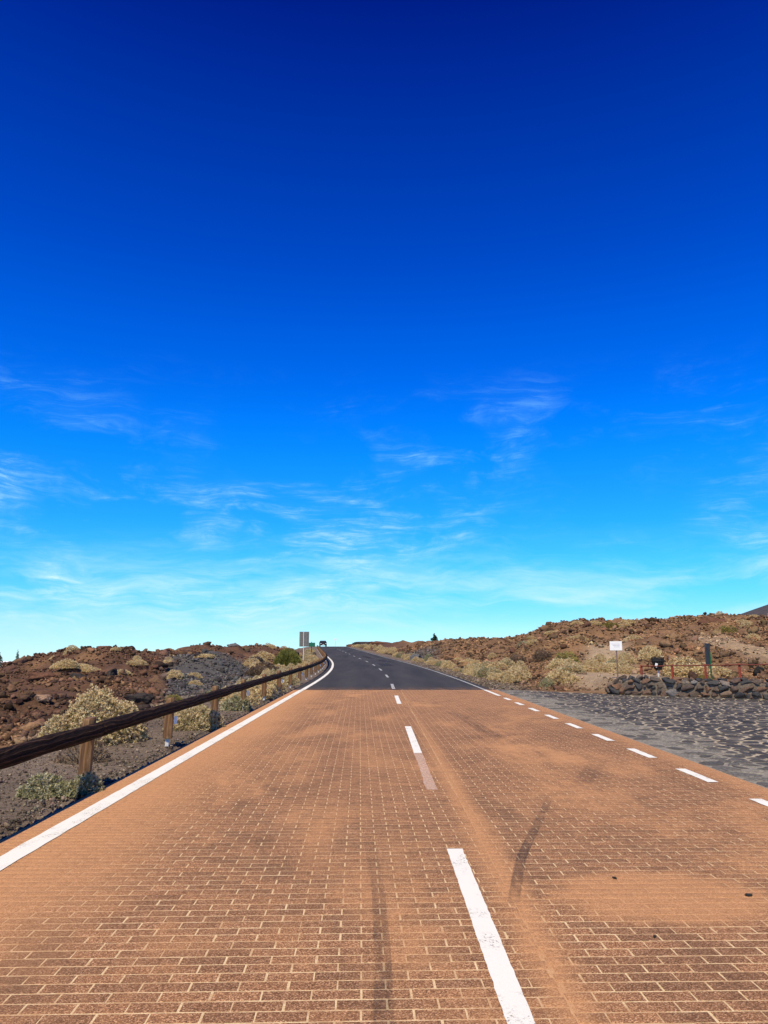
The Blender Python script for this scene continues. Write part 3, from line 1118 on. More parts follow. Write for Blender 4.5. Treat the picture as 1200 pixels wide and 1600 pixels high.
def rock_proto(sub, seed, blocky=0.75, rough=0.22, cuts=7, lo=0.55):
    r_ = np.random.default_rng(seed)
    V_, F_ = ico(sub)
    V_ = np.sign(V_) * np.abs(V_) ** blocky
    # a few flat cuts give fractured faces
    for _ in range(cuts):
        n_ = r_.normal(size=3)
        n_ /= np.linalg.norm(n_)
        d_ = r_.uniform(lo, 0.95)
        h_ = V_ @ n_
        V_ = V_ - np.clip(h_ - d_, 0, None)[:, None] * n_
    V_ = V_ * (1 + r_.normal(size=(len(V_), 1)) * rough)
    return V_ * np.array((1.0, r_.uniform(0.7, 1.0), r_.uniform(0.6, 0.9))), F_


PROTO0 = [rock_proto(0, 100 + k, 1.0, 0.36) for k in range(14)]
OCTA = [(np.array([(1, 0, 0), (-1, 0, 0), (0, 1, 0), (0, -1, 0), (0, 0, 1), (0, 0, -1)]) * np.random.default_rng(k).uniform(0.6, 1.2, (6, 1)),
         np.array([(0, 2, 4), (2, 1, 4), (1, 3, 4), (3, 0, 4), (2, 0, 5), (1, 2, 5), (3, 1, 5), (0, 3, 5)])) for k in range(6)]
PROTO1 = [rock_proto(1, 200 + k, 0.95, 0.24) for k in range(14)]
PROTO2 = [rock_proto(2, 300 + k, 0.7, 0.10) for k in range(6)]


def rots(n, r_):
    q = r_.normal(size=(n, 4))
    q /= np.linalg.norm(q, axis=1)[:, None]
    w_, x, y, z = q.T
    return np.stack([np.stack([1 - 2 * (y * y + z * z), 2 * (x * y - z * w_), 2 * (x * z + y * w_)], -1),
                     np.stack([2 * (x * y + z * w_), 1 - 2 * (x * x + z * z), 2 * (y * z - x * w_)], -1),
                     np.stack([2 * (x * z - y * w_), 2 * (y * z + x * w_), 1 - 2 * (x * x + y * y)], -1)], 1)


def scatter(name, x, y, size, protos, seed, sink=0.25, tint=None, zoff=0.0, kind='stuff', label=None, cat=None):
    r_ = np.random.default_rng(seed)
    n = len(x)
    z = height(x, y) + size * (0.5 - sink) * 0.6 + zoff
    c = soil(x, y) * r_.choice((0.35, 0.55, 0.8, 1.0, 1.3, 1.6), n)[:, None] * r_.uniform(0.85, 1.15, (n, 1)) * (1 + r_.normal(size=(n, 3)) * 0.05)
    if tint is not None:
        c = c * tint
    which = r_.integers(0, len(protos), n)
    Rm = rots(n, r_)
    Vs, Fs, Cs, b = [], [], [], 0
    for k, (pv, pf) in enumerate(protos):
        m_ = which == k
        if not m_.any():
            continue
        vv = np.einsum('nij,vj->nvi', Rm[m_], pv) * size[m_, None, None] * 0.5
        vv[..., 2] *= 0.8
        vv = vv + np.stack([x[m_], y[m_], z[m_]], -1)[:, None]
        nn = m_.sum()
        Vs.append(vv.reshape(-1, 3))
        Fs.append((pf[None] + len(pv) * np.arange(nn)[:, None, None]).reshape(-1, 3) + b)
        Cs.append(np.repeat(c[m_], len(pv), 0))
        b += nn * len(pv)
    o = link(name, mesh(name, np.concatenate(Vs), np.concatenate(Fs), np.clip(np.concatenate(Cs), 0.008, 0.8)), M_ROCK)
    return tag(o, label, cat, kind=kind)


def lava_points(n, side, seed, rmin, rmax):
    r_ = np.random.default_rng(seed)
    u = r_.uniform(-120, 525, n) if side < 0 else r_.uniform(560, 1330, n)
    y = np.exp(r_.uniform(math.log(rmin), math.log(rmax), n))
    x = (u - 590) / 1218 * y
    t = x - xc(y)
    if side < 0:
        ok = (-t > 6.5 + 0.7 * fbm(x / 2, y / 2, 2)) & (y < np.interp(u, RU, RR) * 1.25)
    else:
        w_ = (x - 8.1) * 0.5355 + (y - 26.6) * 0.8445
        w2 = (x - 4.5) * 0.651 + (y - 29.8) * 0.759
        ok = (t > 5.4) & (np.where(x > 8, w_, w2) > 0.8) & (y < np.interp(u, RU, RR) * 1.2)
        ok &= r_.uniform(0, 1, n) > sand_mask(x, y) * 0.97
    # rubble lies in heaps with barer hollows between
    ok &= r_.uniform(-0.5, 0.55, n) < 0.12 + 1.5 * fbm(x / 4.0 + 30, y / 4.0, 3)
    return x[ok], y[ok], r_


for side, seed, nm, rmin, lab in ((-1, 1, 'lava_rubble', 10.5, 'dark red-brown lava rubble covering the field behind the log guardrail'),
                                  (1, 2, 'lava_rubble', 25.0, 'tan and brown lava rubble covering the hillside above the stone wall')):
    x, y, r_ = lava_points(60000, side, seed, rmin, 120)
    s_ = np.maximum(np.exp(r_.normal(size=len(x)) * 0.5) * 0.075, 0.0034 * y)
    scatter(nm, x, y, s_, PROTO0, seed + 10, label=lab.replace('lava rubble', 'fine lava rubble'), cat='rubble')
    x, y, r_ = lava_points(9000, side, seed + 50, rmin + 1, 125)
    s_ = np.clip(np.exp(r_.normal(size=len(x)) * 0.6) * 0.16, 0.08, 0.8) * (0.32 + 0.68 * np.clip(y / 45, 0, 1.5))
    scatter('lava_stones', x, y, s_, PROTO1, seed + 20, tint=(0.85, 0.85, 0.88), label=lab.replace('lava rubble', 'angular lava stones'), cat='stones')

# gravel on the verges
for side, nm, lab in ((-1, 'gravel', 'grey-brown gravel on the verge under the log guardrail'), (1, 'gravel', 'brown gravel on the verge beside the asphalt and below the dry shrubs')):
    r_ = np.random.default_rng(60 + side)
    n = 26000
    y = np.exp(r_.uniform(math.log(4.5 if side < 0 else 29.9), math.log(34 if side < 0 else 75), n))
    t = r_.uniform(3.84, 7.0, n) if side < 0 else r_.uniform(3.72, 5.8, n)
    if side < 0:
        t = np.where(r_.uniform(size=n) < 0.22, 3.84 + np.abs(r_.normal(size=n)) * 0.16, t)
    x = xc(y) + side * t
    s_ = np.clip(np.exp(r_.normal(size=n) * 0.55) * 0.019, 0.01, 0.09) * (1 if side < 0 else 1.7)
    keep = (590 + 1218 * x / y > -60)
    scatter(nm, x[keep], y[keep], s_[keep], OCTA, 70 + side, sink=0.1, tint=(1.05, 1.05, 1.05), label=lab, cat='gravel')


def boulder(loc, size, seed, colr, label, squash=(1, 1, 1), rz=0.0, group=None):
    pv, pf = rock_proto(3, seed, 0.72, 0.05)
    r_ = np.random.default_rng(seed)
    n3 = fbm(pv[:, 0] * 2.1 + seed, pv[:, 1] * 2.1 + pv[:, 2] * 1.7, 4)
    pv = pv * (1 + 0.28 * n3)[:, None] * np.array(squash) * size / 2
    c = np.array(colr)[None] * (1 + 0.5 * fbm(pv[:, 0] * 5 / size, pv[:, 2] * 5 / size, 2))[:, None]
    z = h1(*loc) - pv[:, 2].min() - 0.22 * size * squash[2]
    o = link('lava_boulder', mesh('lava_boulder', pv, pf, np.clip(c, 0.01, 0.7)), M_ROCK, loc=(loc[0], loc[1], z), rot=(0, 0, rz))
    return tag(o, label, 'boulder', group)


def at(u, y):
    """a ground spot from its bearing and its distance"""
    return ((u - 590) / 1218 * y, y)


DK, RD, TN, GY_ = (0.045, 0.036, 0.034), (0.13, 0.062, 0.038), (0.30, 0.19, 0.13), (0.12, 0.12, 0.125)
boulder(at(76, 19.5), 0.36, 1, TN, 'pale pinkish boulder on the lava slope beside the big straw bush', (1.3, 1, 0.7))
boulder(at(72, 28), 0.8, 2, RD, 'large brown boulder on the slope under the pale soil patch near the pines', (1.2, 1, 0.8))
boulder(at(127, 30), 0.6, 3, DK, 'dark block of lava in the middle of the field, with pale shrubs at its foot', (0.9, 1, 1.0))
boulder(at(177, 29), 0.55, 4, DK, 'black upright lava block in the reddish field beside the pale shrubs', (0.75, 1, 1.2))
boulder(at(225, 22.5), 0.6, 5, DK, 'dark lava boulder just over the second guardrail post', (1.5, 1, 0.75))
boulder(at(60, 40), 0.8, 6, RD, 'brown boulder on the skyline next to the pines', (1.5, 1, 0.8))
boulder(at(164, 47), 0.7, 7, RD, 'small knob of lava on top of the skyline rise in the reddish field', (1.4, 1, 0.7))
boulder(at(366, 62), 1.0, 8, GY_, 'grey boulder on the skyline above the grey lava heap', (1.0, 1, 0.9))
boulder(at(399, 52), 0.8, 9, DK, 'dark boulder on the brown mound left of the green broom bush', (1.3, 1, 0.9))
boulder(at(445, 78), 1.3, 10, RD, 'boulder crowning the brown mound behind the green broom bush', (1.4, 1, 0.8))
boulder(at(458, 80), 1.1, 11, DK, 'dark boulder on the skyline next to the grey sign back', (1.2, 1, 0.9))
boulder(at(572, 205), 4.4, 12, DK, 'broad flat-topped dark rock slab on the skyline past the bend', (1.7, 0.8, 0.42))
boulder(at(556, 212), 3.4, 13, RD, 'brown rock heap beside the flat slab on the skyline', (1.4, 0.8, 0.5))
boulder(at(596, 170), 3.0, 14, RD, 'reddish rock ledge under the flat slab on the skyline', (1.8, 0.8, 0.42))
boulder(at(650, 84), 1.3, 15, GY_, 'grey lava boulder above the verge shrubs by the bend', (1.0, 1, 0.85))
boulder(at(735, 54), 1.5, 16, C_ORG * 0.9, 'orange-brown earth mound behind the long row of straw shrubs', (1.6, 1, 0.5))
boulder(at(1186, 29.5), 0.55, 17, (0.02, 0.018, 0.018), 'black jagged rock behind the railing near the edge of the picture', (0.9, 1, 1.3))
boulder(at(1128, 66), 2.2, 18, RD, 'brown rock outcrop high on the hill over the green post', (1.5, 1, 0.7))
boulder(at(905, 78), 0.9, 19, RD, 'brown rock on the crest of the hill over the white sign', (1.5, 1, 0.6))
boulder(at(1015, 46), 1.2, 20, C_ORG * 0.8, 'orange-brown rounded rock on the hill over the litter bin', (1.9, 1, 0.6))


# ------------------------------------------------------------------ shrubs
PAL = {
    'straw': [(0.87, 0.70, 0.42), (0.78, 0.60, 0.33), (0.62, 0.47, 0.24), (0.40, 0.30, 0.14)],
    'grey': [(0.56, 0.51, 0.33), (0.42, 0.39, 0.22), (0.30, 0.28, 0.14), (0.19, 0.18, 0.085)],
    'mixed': [(0.82, 0.67, 0.42), (0.66, 0.53, 0.30), (0.46, 0.38, 0.19), (0.24, 0.20, 0.09)],
    'broom': [(0.29, 0.28, 0.075), (0.22, 0.22, 0.055), (0.16, 0.165, 0.04), (0.10, 0.11, 0.028)],
    'olive': [(0.46, 0.38, 0.12), (0.36, 0.30, 0.09), (0.27, 0.24, 0.07), (0.18, 0.17, 0.05)],
    'brown': [(0.30, 0.21, 0.14), (0.24, 0.165, 0.11), (0.18, 0.125, 0.085), (0.12, 0.085, 0.06)],
    'pine': [(0.045, 0.070, 0.026), (0.035, 0.056, 0.022), (0.028, 0.047, 0.018), (0.02, 0.036, 0.014)],
}


def tufts(lobes, n_tuft, per, ll, lw, pal, seed, up=0.5, spread=0.9, fill=0.7):
    """leaf tufts spread through dome lobes; lobes: (cx,cy,cz,rx,ry,rz)"""
    r_ = np.random.default_rng(seed)
    lob = np.array(lobes, float)
    area = (lob[:, 3] * lob[:, 4] + lob[:, 3] * lob[:, 5] + lob[:, 4] * lob[:, 5])
    which = r_.choice(len(lob), n_tuft, p=area / area.sum())
    d = r_.normal(size=(n_tuft, 3))
    d[:, 2] = np.abs(d[:, 2]) * 1.0 - 0.12
    d /= np.linalg.norm(d, axis=1)[:, None]
    bump_ = 1 + 0.22 * fbm(d[:, 0] * 2.3 + which * 3.1 + seed, d[:, 1] * 2.3 + d[:, 2] * 1.9, 3)
    rad = (r_.uniform(0, 1, n_tuft) ** (1 / 3.0) * (1 - fill) + fill) * bump_
    L = lob[which]
    c = L[:, :3] + d * L[:, 3:] * rad[:, None]
    c[:, 2] = np.maximum(c[:, 2], 0.01 + r_.uniform(0, 0.04, n_tuft))
    P = np.array(PAL[pal])
    tc_ = P[r_.choice(4, n_tuft, p=(0.3, 0.32, 0.24, 0.14))] * r_.uniform(0.8, 1.15, (n_tuft, 1))
    n = n_tuft * per
    cc = np.repeat(c, per, 0)
    out = np.repeat(d, per, 0)
    v = out * 0.7 + r_.normal(size=(n, 3)) * spread * 0.6 + np.array((0, 0, up))
    v /= np.linalg.norm(v, axis=1)[:, None]
    w_ = np.cross(v, out * 0.5 + np.array((-0.15, -0.3, 0.7)) + r_.normal(size=(n, 3)) * 0.6)
    w_ /= np.linalg.norm(w_, axis=1)[:, None] + 1e-9
    l_ = ll * r_.uniform(0.6, 1.3, (n, 1))
    b0 = cc + r_.normal(size=(n, 3)) * ll * 0.18
    m_ = b0 + v * l_ * 0.55
    q = np.stack([b0, m_ + w_ * lw, b0 + v * l_, m_ - w_ * lw], 1)
    colr = np.repeat(tc_, per, 0) * r_.uniform(0.85, 1.15, (n, 1))
    C = np.repeat(colr, 4, 0)
    F_ = np.arange(n * 4).reshape(n, 4)
    return q.reshape(-1, 3), F_, np.clip(C, 0, 0.85), c


def stems_mesh(name, c, seed, k=26, r0=0.009):
    rr_ = random.Random(seed)
    mb = MB()
    idx = rr_.sample(range(len(c)), min(k, len(c)))
    for i in idx:
        p = Vector(c[i])
        b = Vector((p.x * 0.25, p.y * 0.25, -0.04))
        m_ = (b + p) / 2 + Vector((rr_.uniform(-.04, .04), rr_.uniform(-.04, .04), 0.03))
        mb.tube([b, m_, p], [r0, r0 * 0.7, r0 * 0.35], 4, False)
    return mb.mesh(name)


def shrub_protos(kind):
    r_ = random.Random(hash(kind) % 1000 if False else sum(map(ord, kind)))
    res = []
    for k in range(4):
        lobes = [(0, 0, 0.05, 0.42, 0.42, 0.46)]
        for _ in range(r_.randint(2, 4)):
            a_ = r_.uniform(0, 6.28)
            lobes.append((0.28 * math.cos(a_), 0.28 * math.sin(a_), 0.02, r_.uniform(.2, .32), r_.uniform(.2, .32), r_.uniform(.22, .4)))
        sd = sum(map(ord, kind)) + k
        if kind == 'broom':
            Vv, Ff, Cc, c = tufts(lobes, 620, 9, 0.15, 0.006, kind, sd, 1.0, 0.5)
        else:
            Vv, Ff, Cc, c = tufts(lobes, 950, 9, 0.048, 0.0095, kind, sd, 0.45, 1.0, 0.74)
        fm = mesh('foliage', Vv, Ff, Cc)
        fm.materials.append(M_LEAF)
        sm_ = stems_mesh('stems', c, sd)
        sm_.materials.append(M_TWIG)
        res.append((fm, sm_))
    return res


PROTOS = {k: shrub_protos(k) for k in ('straw', 'grey', 'mixed', 'broom', 'olive', 'brown')}


def shrub(kind, x, y, w_, h, label, group=None, k=None, name='dry_shrub', dz=0.0):
    k = random.randrange(4) if k is None else k
    fm, sm_ = PROTOS[kind][k]
    o = empty(name, (x, y, h1(x, y) - 0.02 + dz), (0, 0, random.uniform(0, 6.28)))
    o.scale = (w_ / 0.95, w_ / 0.95, h / 0.52)
    tag(o, label, 'shrub', group)
    link('foliage', fm, None, o)
    if y < 45:
        link('stems', sm_, None, o)
    return o


def big_shrub(name, x, y, lobes, n_t, per, ll, lw, pal, seed, label, up=0.45, extra=None):
    o = empty(name, (x, y, h1(x, y) - 0.02))
    tag(o, label, 'shrub')
    Vv, Ff, Cc, c = tufts(lobes, n_t, per, ll, lw, pal, seed, up)
    link('foliage', mesh('foliage', Vv, Ff, Cc), M_LEAF, o)
    if extra:
        V2, F2, C2, c2 = tufts(*extra)
        link('flower_heads', mesh('flower_heads', V2, F2, C2), M_LEAF, o)
    link('stems', stems_mesh('stems', c, seed, 70), M_TWIG, o)
    return o


# near shrubs, each its own
big_shrub('low_shrub', -3.52, 8.95, [(-0.18, 0, 0, 0.25, 0.22, 0.23), (0.08, 0.05, 0, 0.17, 0.18, 0.15), (0.25, 0.16, 0, 0.16, 0.18, 0.22), (-0.05, -0.08, 0, 0.26, 0.18, 0.14)],
          900, 12, 0.036, 0.0065, 'grey', 21, 'low grey-green shrub around the foot of the nearest guardrail post')
big_shrub('straw_bush', -4.95, 13.7, [(0.05, 0.1, 0.1, 0.52, 0.5, 0.76), (0.48, 0.3, 0.05, 0.36, 0.4, 0.60), (-0.40, -0.15, 0.0, 0.36, 0.4, 0.48), (0.1, -0.3, 0, 0.48, 0.4, 0.42)],
          3300, 12, 0.040, 0.0075, 'mixed', 22, 'large straw-coloured bush behind the nearest guardrail post', 0.45,
          ([(0.05, 0.1, 0.12, 0.54, 0.52, 0.80), (0.48, 0.3, 0.06, 0.38, 0.42, 0.62), (-0.40, -0.15, 0.0, 0.38, 0.42, 0.51)], 1300, 10, 0.030, 0.009, 'straw', 122, 0.6, 1.0, 0.93))
big_shrub('twiggy_shrub', -4.22, 11.5, [(0, 0, 0, 0.36, 0.3, 0.34)], 260, 7, 0.05, 0.006, 'brown', 23, 'small leafless brown shrub seen under the log rail by the nearest post')
big_shrub('round_shrub', -3.66, 16.0, [(0, 0, 0, 0.50, 0.42, 0.46), (-0.22, -0.1, 0, 0.36, 0.3, 0.36), (0.26, 0.05, 0, 0.3, 0.3, 0.36)],
          1900, 10, 0.045, 0.008, 'mixed', 24, 'round pale shrub below the rail at the third guardrail post')
big_shrub('low_shrub', -3.62, 20.5, [(0, 0, 0, 0.32, 0.3, 0.36), (-0.16, 0.2, 0, 0.3, 0.3, 0.3)],
          600, 10, 0.055, 0.010, 'grey', 25, 'grey-green shrub growing through the fourth guardrail post')
big_shrub('low_shrub', -3.68, 7.15, [(0, 0, 0, 0.27, 0.26, 0.26)], 420, 10, 0.05, 0.009, 'grey', 26, 'dark green shrub cut off at the picture edge under the rail, casting a black shadow')
big_shrub('broom_bush', -6.05, 52.5, [(0, 0, 0.35, 0.70, 0.65, 0.95), (0.32, 0, 0.3, 0.5, 0.5, 0.72), (-0.36, 0.1, 0.3, 0.45, 0.45, 0.66)], 1500, 10, 0.24, 0.010, 'broom', 27,
          'rounded green broom bush standing behind the guardrail near the grey sign', 1.1)
big_shrub('roadside_shrub', 7.1, 31.0, [(0.1, 0, 0, 0.55, 0.45, 0.52), (0.5, 0.1, 0, 0.42, 0.4, 0.36)], 900, 10, 0.07, 0.012, 'straw', 28,
          'rounded yellow-brown shrub at the far corner of the cobbled lay-by')
shrub('grey', 6.62, 30.6, 0.62, 0.36, 'grey-green shrublet leaning on the yellow-brown shrub by the lay-by', name='low_shrub')
shrub('straw', -5.6, 17.4, 0.7, 0.4, 'pale tussock at the edge of the lava between the first two posts')
shrub('straw', -5.0, 18.6, 0.6, 0.35, 'pale tussock beside the top of the second guardrail post')
for (u, y, w_, h, pal, lab) in (
        (400, 25, 1.2, 0.55, 'straw', 'yellow straw shrub rising behind the fourth guardrail post'),
        (378, 22.5, 0.9, 0.5, 'straw', 'straw shrub behind the rail left of the fourth guardrail post'),
        (418, 29, 1.3, 0.6, 'straw', 'yellow straw shrub rising behind the fifth guardrail post'),
        (430, 26.2, 0.7, 0.35, 'mixed', 'low pale shrub under the rail between fifth and sixth posts'),
        (448, 34, 1.0, 0.5, 'mixed', 'pale shrub behind the seventh guardrail post'),
        (276, 24, 0.5, 0.22, 'olive', 'single yellow-green tussock at the foot of the grey lava heap'),
        (415, 46, 1.4, 0.7, 'brown', 'grey-brown bare bush in front of the brown mound'),
        (404, 42, 1.2, 0.6, 'brown', 'brown bare bush at the top of the grey lava heap'),
        (885, 41, 1.5, 0.85, 'olive', 'olive-yellow bush at the head of the straw thicket by the sandy path'),
        (808, 50, 1.3, 0.65, 'brown', 'dark brown bare bush on the slope past the row of straw shrubs'),
        (846, 47, 1.2, 0.6, 'brown', 'brown bare bush beside the head of the straw thicket'),
        (1098, 29.2, 2.2, 0.55, 'straw', 'broad straw mound behind the red railing and green post'),
        (1068, 30.5, 1.7, 0.75, 'straw', 'straw mound behind the railing beside the litter bin'),
        (1015, 40, 1.2, 0.7, 'straw', 'straw tussock on the slope right over the litter bin'),
        (1098, 25.9, 0.6, 0.22, 'olive', 'small yellow tussock on the wall top at the foot of the green post'),
        (1140, 56, 1.5, 0.6, 'olive', 'yellow-green tussock high on the hill over the railing'),
        (955, 70, 1.8, 0.7, 'olive', 'green tussock near the hilltop over the white sign')):
    x_, y_ = at(u, y)
    shrub(pal, x_, y_, w_, h, lab)

# rows and thickets of alike shrubs
rs = random.Random(12)
n_sh = 0
GRP = [
    ('straw', 'shrubs in the row along the verge', 'straw-coloured shrub in the long row on the verge facing the guardrail',
     [(xc(y) + 5.1 + rs.random() ** 1.6 * 1.9, y, rs.uniform(.6, 1.15), rs.uniform(.32, .6)) for y in [34 + 74 * (i / 38) ** 1.25 for i in range(38)]]),
    ('mixed', 'thicket by the bend in the verge', 'pale shrub in the thick clump on the slope before the dark asphalt edge',
     [(*at(rs.uniform(705, 800), rs.uniform(39, 48)), rs.uniform(.6, 1.15), rs.uniform(.35, .62)) for i in range(18)]),
    ('straw', 'thicket beside the sandy path', 'straw shrub in the thicket between the sandy path and the verge',
     [(*at(rs.uniform(865, 985), rs.uniform(33, 40)), rs.uniform(.6, 1.2), rs.uniform(.3, .65)) for i in range(17)]),
    ('straw', 'pale tussocks on the hillside', 'small pale tussock scattered on the lava hillside above the wall',
     [(*at(rs.uniform(620, 1210), rs.uniform(48, 80)), rs.uniform(.7, 1.5), rs.uniform(.25, .5)) for i in range(28)]),
    ('mixed', 'shrubs behind the guardrail', 'pale shrub in the strip right behind the log guardrail',
     [(xc(y) - 4.75 - rs.random() * 1.5, y, rs.uniform(.5, 1.0), rs.uniform(.3, .55)) for y in [24 + 120 * (i / 55) ** 1.4 for i in range(55)]]),
    ('straw', 'shrubs on the bank beyond the guardrail', 'straw shrub on the bank between the guardrail and the brown mound',
     [(*at(rs.uniform(395, 500), rs.uniform(38, 90)), rs.uniform(.6, 1.3), rs.uniform(.3, .6)) for i in range(44)]),
    ('straw', 'tussocks in the reddish lava field', 'small pale tussock in the reddish lava field behind the guardrail',
     [(*at(rs.uniform(90, 390), rs.uniform(30, 52)), rs.uniform(.5, 1.1), rs.uniform(.2, .4)) for i in range(24)]),
    ('straw', 'tussocks past the bend', 'pale tussock along the outside of the bend below the skyline',
     [(xc(y) + 4.6 + rs.random() * 3.2, y, rs.uniform(.9, 1.7), rs.uniform(.45, .8)) for y in [110 + 90 * i / 26 for i in range(26)]]),
]
ORD = ['first', 'second', 'third', 'fourth', 'fifth', 'sixth', 'seventh', 'eighth', 'ninth', 'tenth', 'eleventh', 'twelfth',
       'thirteenth', 'fourteenth', 'fifteenth', 'sixteenth', 'seventeenth', 'eighteenth', 'nineteenth', 'twentieth']
ROWS = {0: ('{o} straw shrub from the lay-by in the verge row facing the guardrail', 'far straw shrub of the verge row, merging towards the bend'),
        4: ('{o} shrub after the fourth post in the strip right behind the guardrail', 'far pale shrub of the strip behind the guardrail near the bend'),
        7: ('{o} tussock counted up the outside of the bend below the skyline', 'farthest pale tussock by the crest of the road')}
AREAS = {1: ('pale shrub of the thick verge clump', [(735, 'at the end nearer the bend'), (768, 'in its middle'), (9999, 'at the end nearer the lay-by')], ''),
         2: ('straw shrub of the sandy path thicket', [(905, 'on the verge side'), (945, 'in its middle'), (9999, 'on the white sign side')], ''),
         3: ('pale tussock on the lava hill', [(700, 'under the lone pine'), (780, 'above the verge clump'), (880, 'between verge clump and white sign'), (975, 'above the white sign'), (1060, 'above the litter bin'), (1130, 'above the green post'), (9999, 'above the end of the railing')], ''),
         5: ('straw shrub on the bank behind the guardrail', [(425, 'before the brown mound'), (450, 'around the green broom bush'), (478, 'around the grey sign pole'), (9999, 'below the green board')], ''),
         6: ('pale tussock in the reddish lava field', [(160, 'over the nearest guardrail post'), (240, 'over the first rail span'), (310, 'over the second post'), (9999, 'above the grey lava heap')], '')}
for gi, (kind, grp, lab, spots) in enumerate(GRP):
    done = []
    for (x_, y_, w_, h) in spots:
        x_ = float(x_)
        tt = x_ - float(xc(y_))
        lim = 4.55 + w_ * 0.5
        if abs(tt) < lim:
            x_ = float(xc(y_)) + math.copysign(lim + rs.random() * 0.6, tt)
        done.append((y_, x_, w_, h))
    done.sort()
    count = {}
    for k, (y_, x_, w_, h) in enumerate(done):
        if gi in ROWS:
            lab = ROWS[gi][0].format(o=ORD[k]) if k < 16 else ROWS[gi][1]
        else:
            head, bins, tail = AREAS[gi]
            where = next(t for lim, t in bins if 590 + 1218 * x_ / y_ < lim)
            c = count[where] = count.get(where, 0) + 1
            rank = 'lowest' if c == 1 else ORD[c - 1] + ' upslope'
            lab = ' '.join(f'{head} {tail} {where}, {rank}'.split())
        kk = kind if rs.random() < 0.75 else rs.choice(['straw', 'mixed', 'straw', 'grey'])
        shrub(kk, x_, y_, w_, h, lab, grp)


# ------------------------------------------------------------------ pines
def pine(u, y, hgt, wid, label, seed, base=None):
    x_, y_ = at(u, y)
    z0 = h1(x_, y_) if base is None else base
    o = empty('pine_tree', (x_, y_, z0 - 0.05))
    tag(o, label, 'tree')
    rr_ = random.Random(seed)
    mb = MB()
    mb.tube([(0, 0, 0), (0.02 * hgt, 0, hgt * 0.5), (0, 0, hgt * 0.97)], [wid * 0.07, wid * 0.05, 0.01], 8)
    for k in range(14):
        zz = hgt * (0.2 + 0.72 * k / 14)
        a_ = rr_.uniform(0, 6.28)
        L = wid * 0.5 * (1 - (zz / hgt) ** 1.4) + 0.05
        mb.tube([(0, 0, zz), (L * math.cos(a_), L * math.sin(a_), zz + L * 0.35)], [wid * 0.025, 0.006], 5)
    mb.build('trunk', M_BARK, o)
    lobes = []
    for k in range(16):
        q = k / 15
        rad = wid * 0.5 * (1 - q ** 1.5) * rr_.uniform(0.7, 1.05) + 0.06
        a_ = rr_.uniform(0, 6.28)
        lobes.append((rad * 0.4 * math.cos(a_), rad * 0.4 * math.sin(a_), hgt * (0.22 + 0.72 * q), rad * 0.75, rad * 0.75, hgt * 0.075))
    V_, F_, C_, c_ = tufts(lobes, 900, 8, wid * 0.09, wid * 0.012, 'pine', seed, 0.4, 1.0, 0.3)
    link('crown', mesh('crown', V_, F_, C_), M_LEAF, o)


# ------------------------------------------------------------------ guardrail
gr = empty('log_guardrail', (-3.5, 9.2, 0))
tag(gr, 'long dark log guardrail on brown wooden posts bordering the road', 'guardrail')
PT, RT = -4.09, -3.965         # lateral offset of posts and rail from the road's centre line


def rel(p):
    return (p[0] + 3.5, p[1] - 9.2, p[2])


gy = [5.89 + 3.65 * k for k in range(42)]
post_mesh = []
for k in range(5):
    rr_ = random.Random(40 + k)
    mb = MB()
    n = 14
    lv = [0.0, 0.004, 0.2, 0.45, 0.63, 0.655]
    P, F = [], []
    for i, z in enumerate(lv):
        for j in range(n):
            t = 2 * math.pi * j / n
            r_ = 0.074 * (1 + 0.05 * math.sin(2 * t + k) + 0.03 * math.sin(5 * t + 2 * k))
            if i in (0, len(lv) - 1):
                r_ *= 0.93
            P.append((r_ * math.cos(t), r_ * math.sin(t), z + (0.012 * math.sin(t + k) if i == len(lv) - 1 else 0)))
    for i in range(len(lv) - 1):
        for j in range(n):
            F.append((i * n + j, i * n + (j + 1) % n, (i + 1) * n + (j + 1) % n, (i + 1) * n + j))
    F += [tuple(range(n))[::-1], tuple(range((len(lv) - 1) * n, len(lv) * n))]
    mb.add(P, F)
    post_mesh.append(mb.mesh('post'))
stub_mesh = MB().box((0, 0, -0.02), (0.06, 0.045, 0.36), 0.004).mesh('stub')
refl_mesh = MB().box((0, 0, 0), (0.05, 0.012, 0.13), 0.003).mesh('reflector')
for k, y in enumerate(gy):
    z = float(zr(y))
    pz = 0.105 + z + random.uniform(-.012, .012)
    rot_ = (R(random.uniform(-1.5, 1.5)), R(random.uniform(-2, 2)), 0)
    p = link('post', post_mesh[k % 5], M_POST, gr, loc=rel((float(xc(y)) + PT, y, pz)), rot=rot_)
    link('stub', stub_mesh, M_STEEL, p)
    if k % 2 == 0:
        link('reflector', refl_mesh, M_REFL, p, loc=(0.115, -0.03, 0.30))
rrng = random.Random(8)
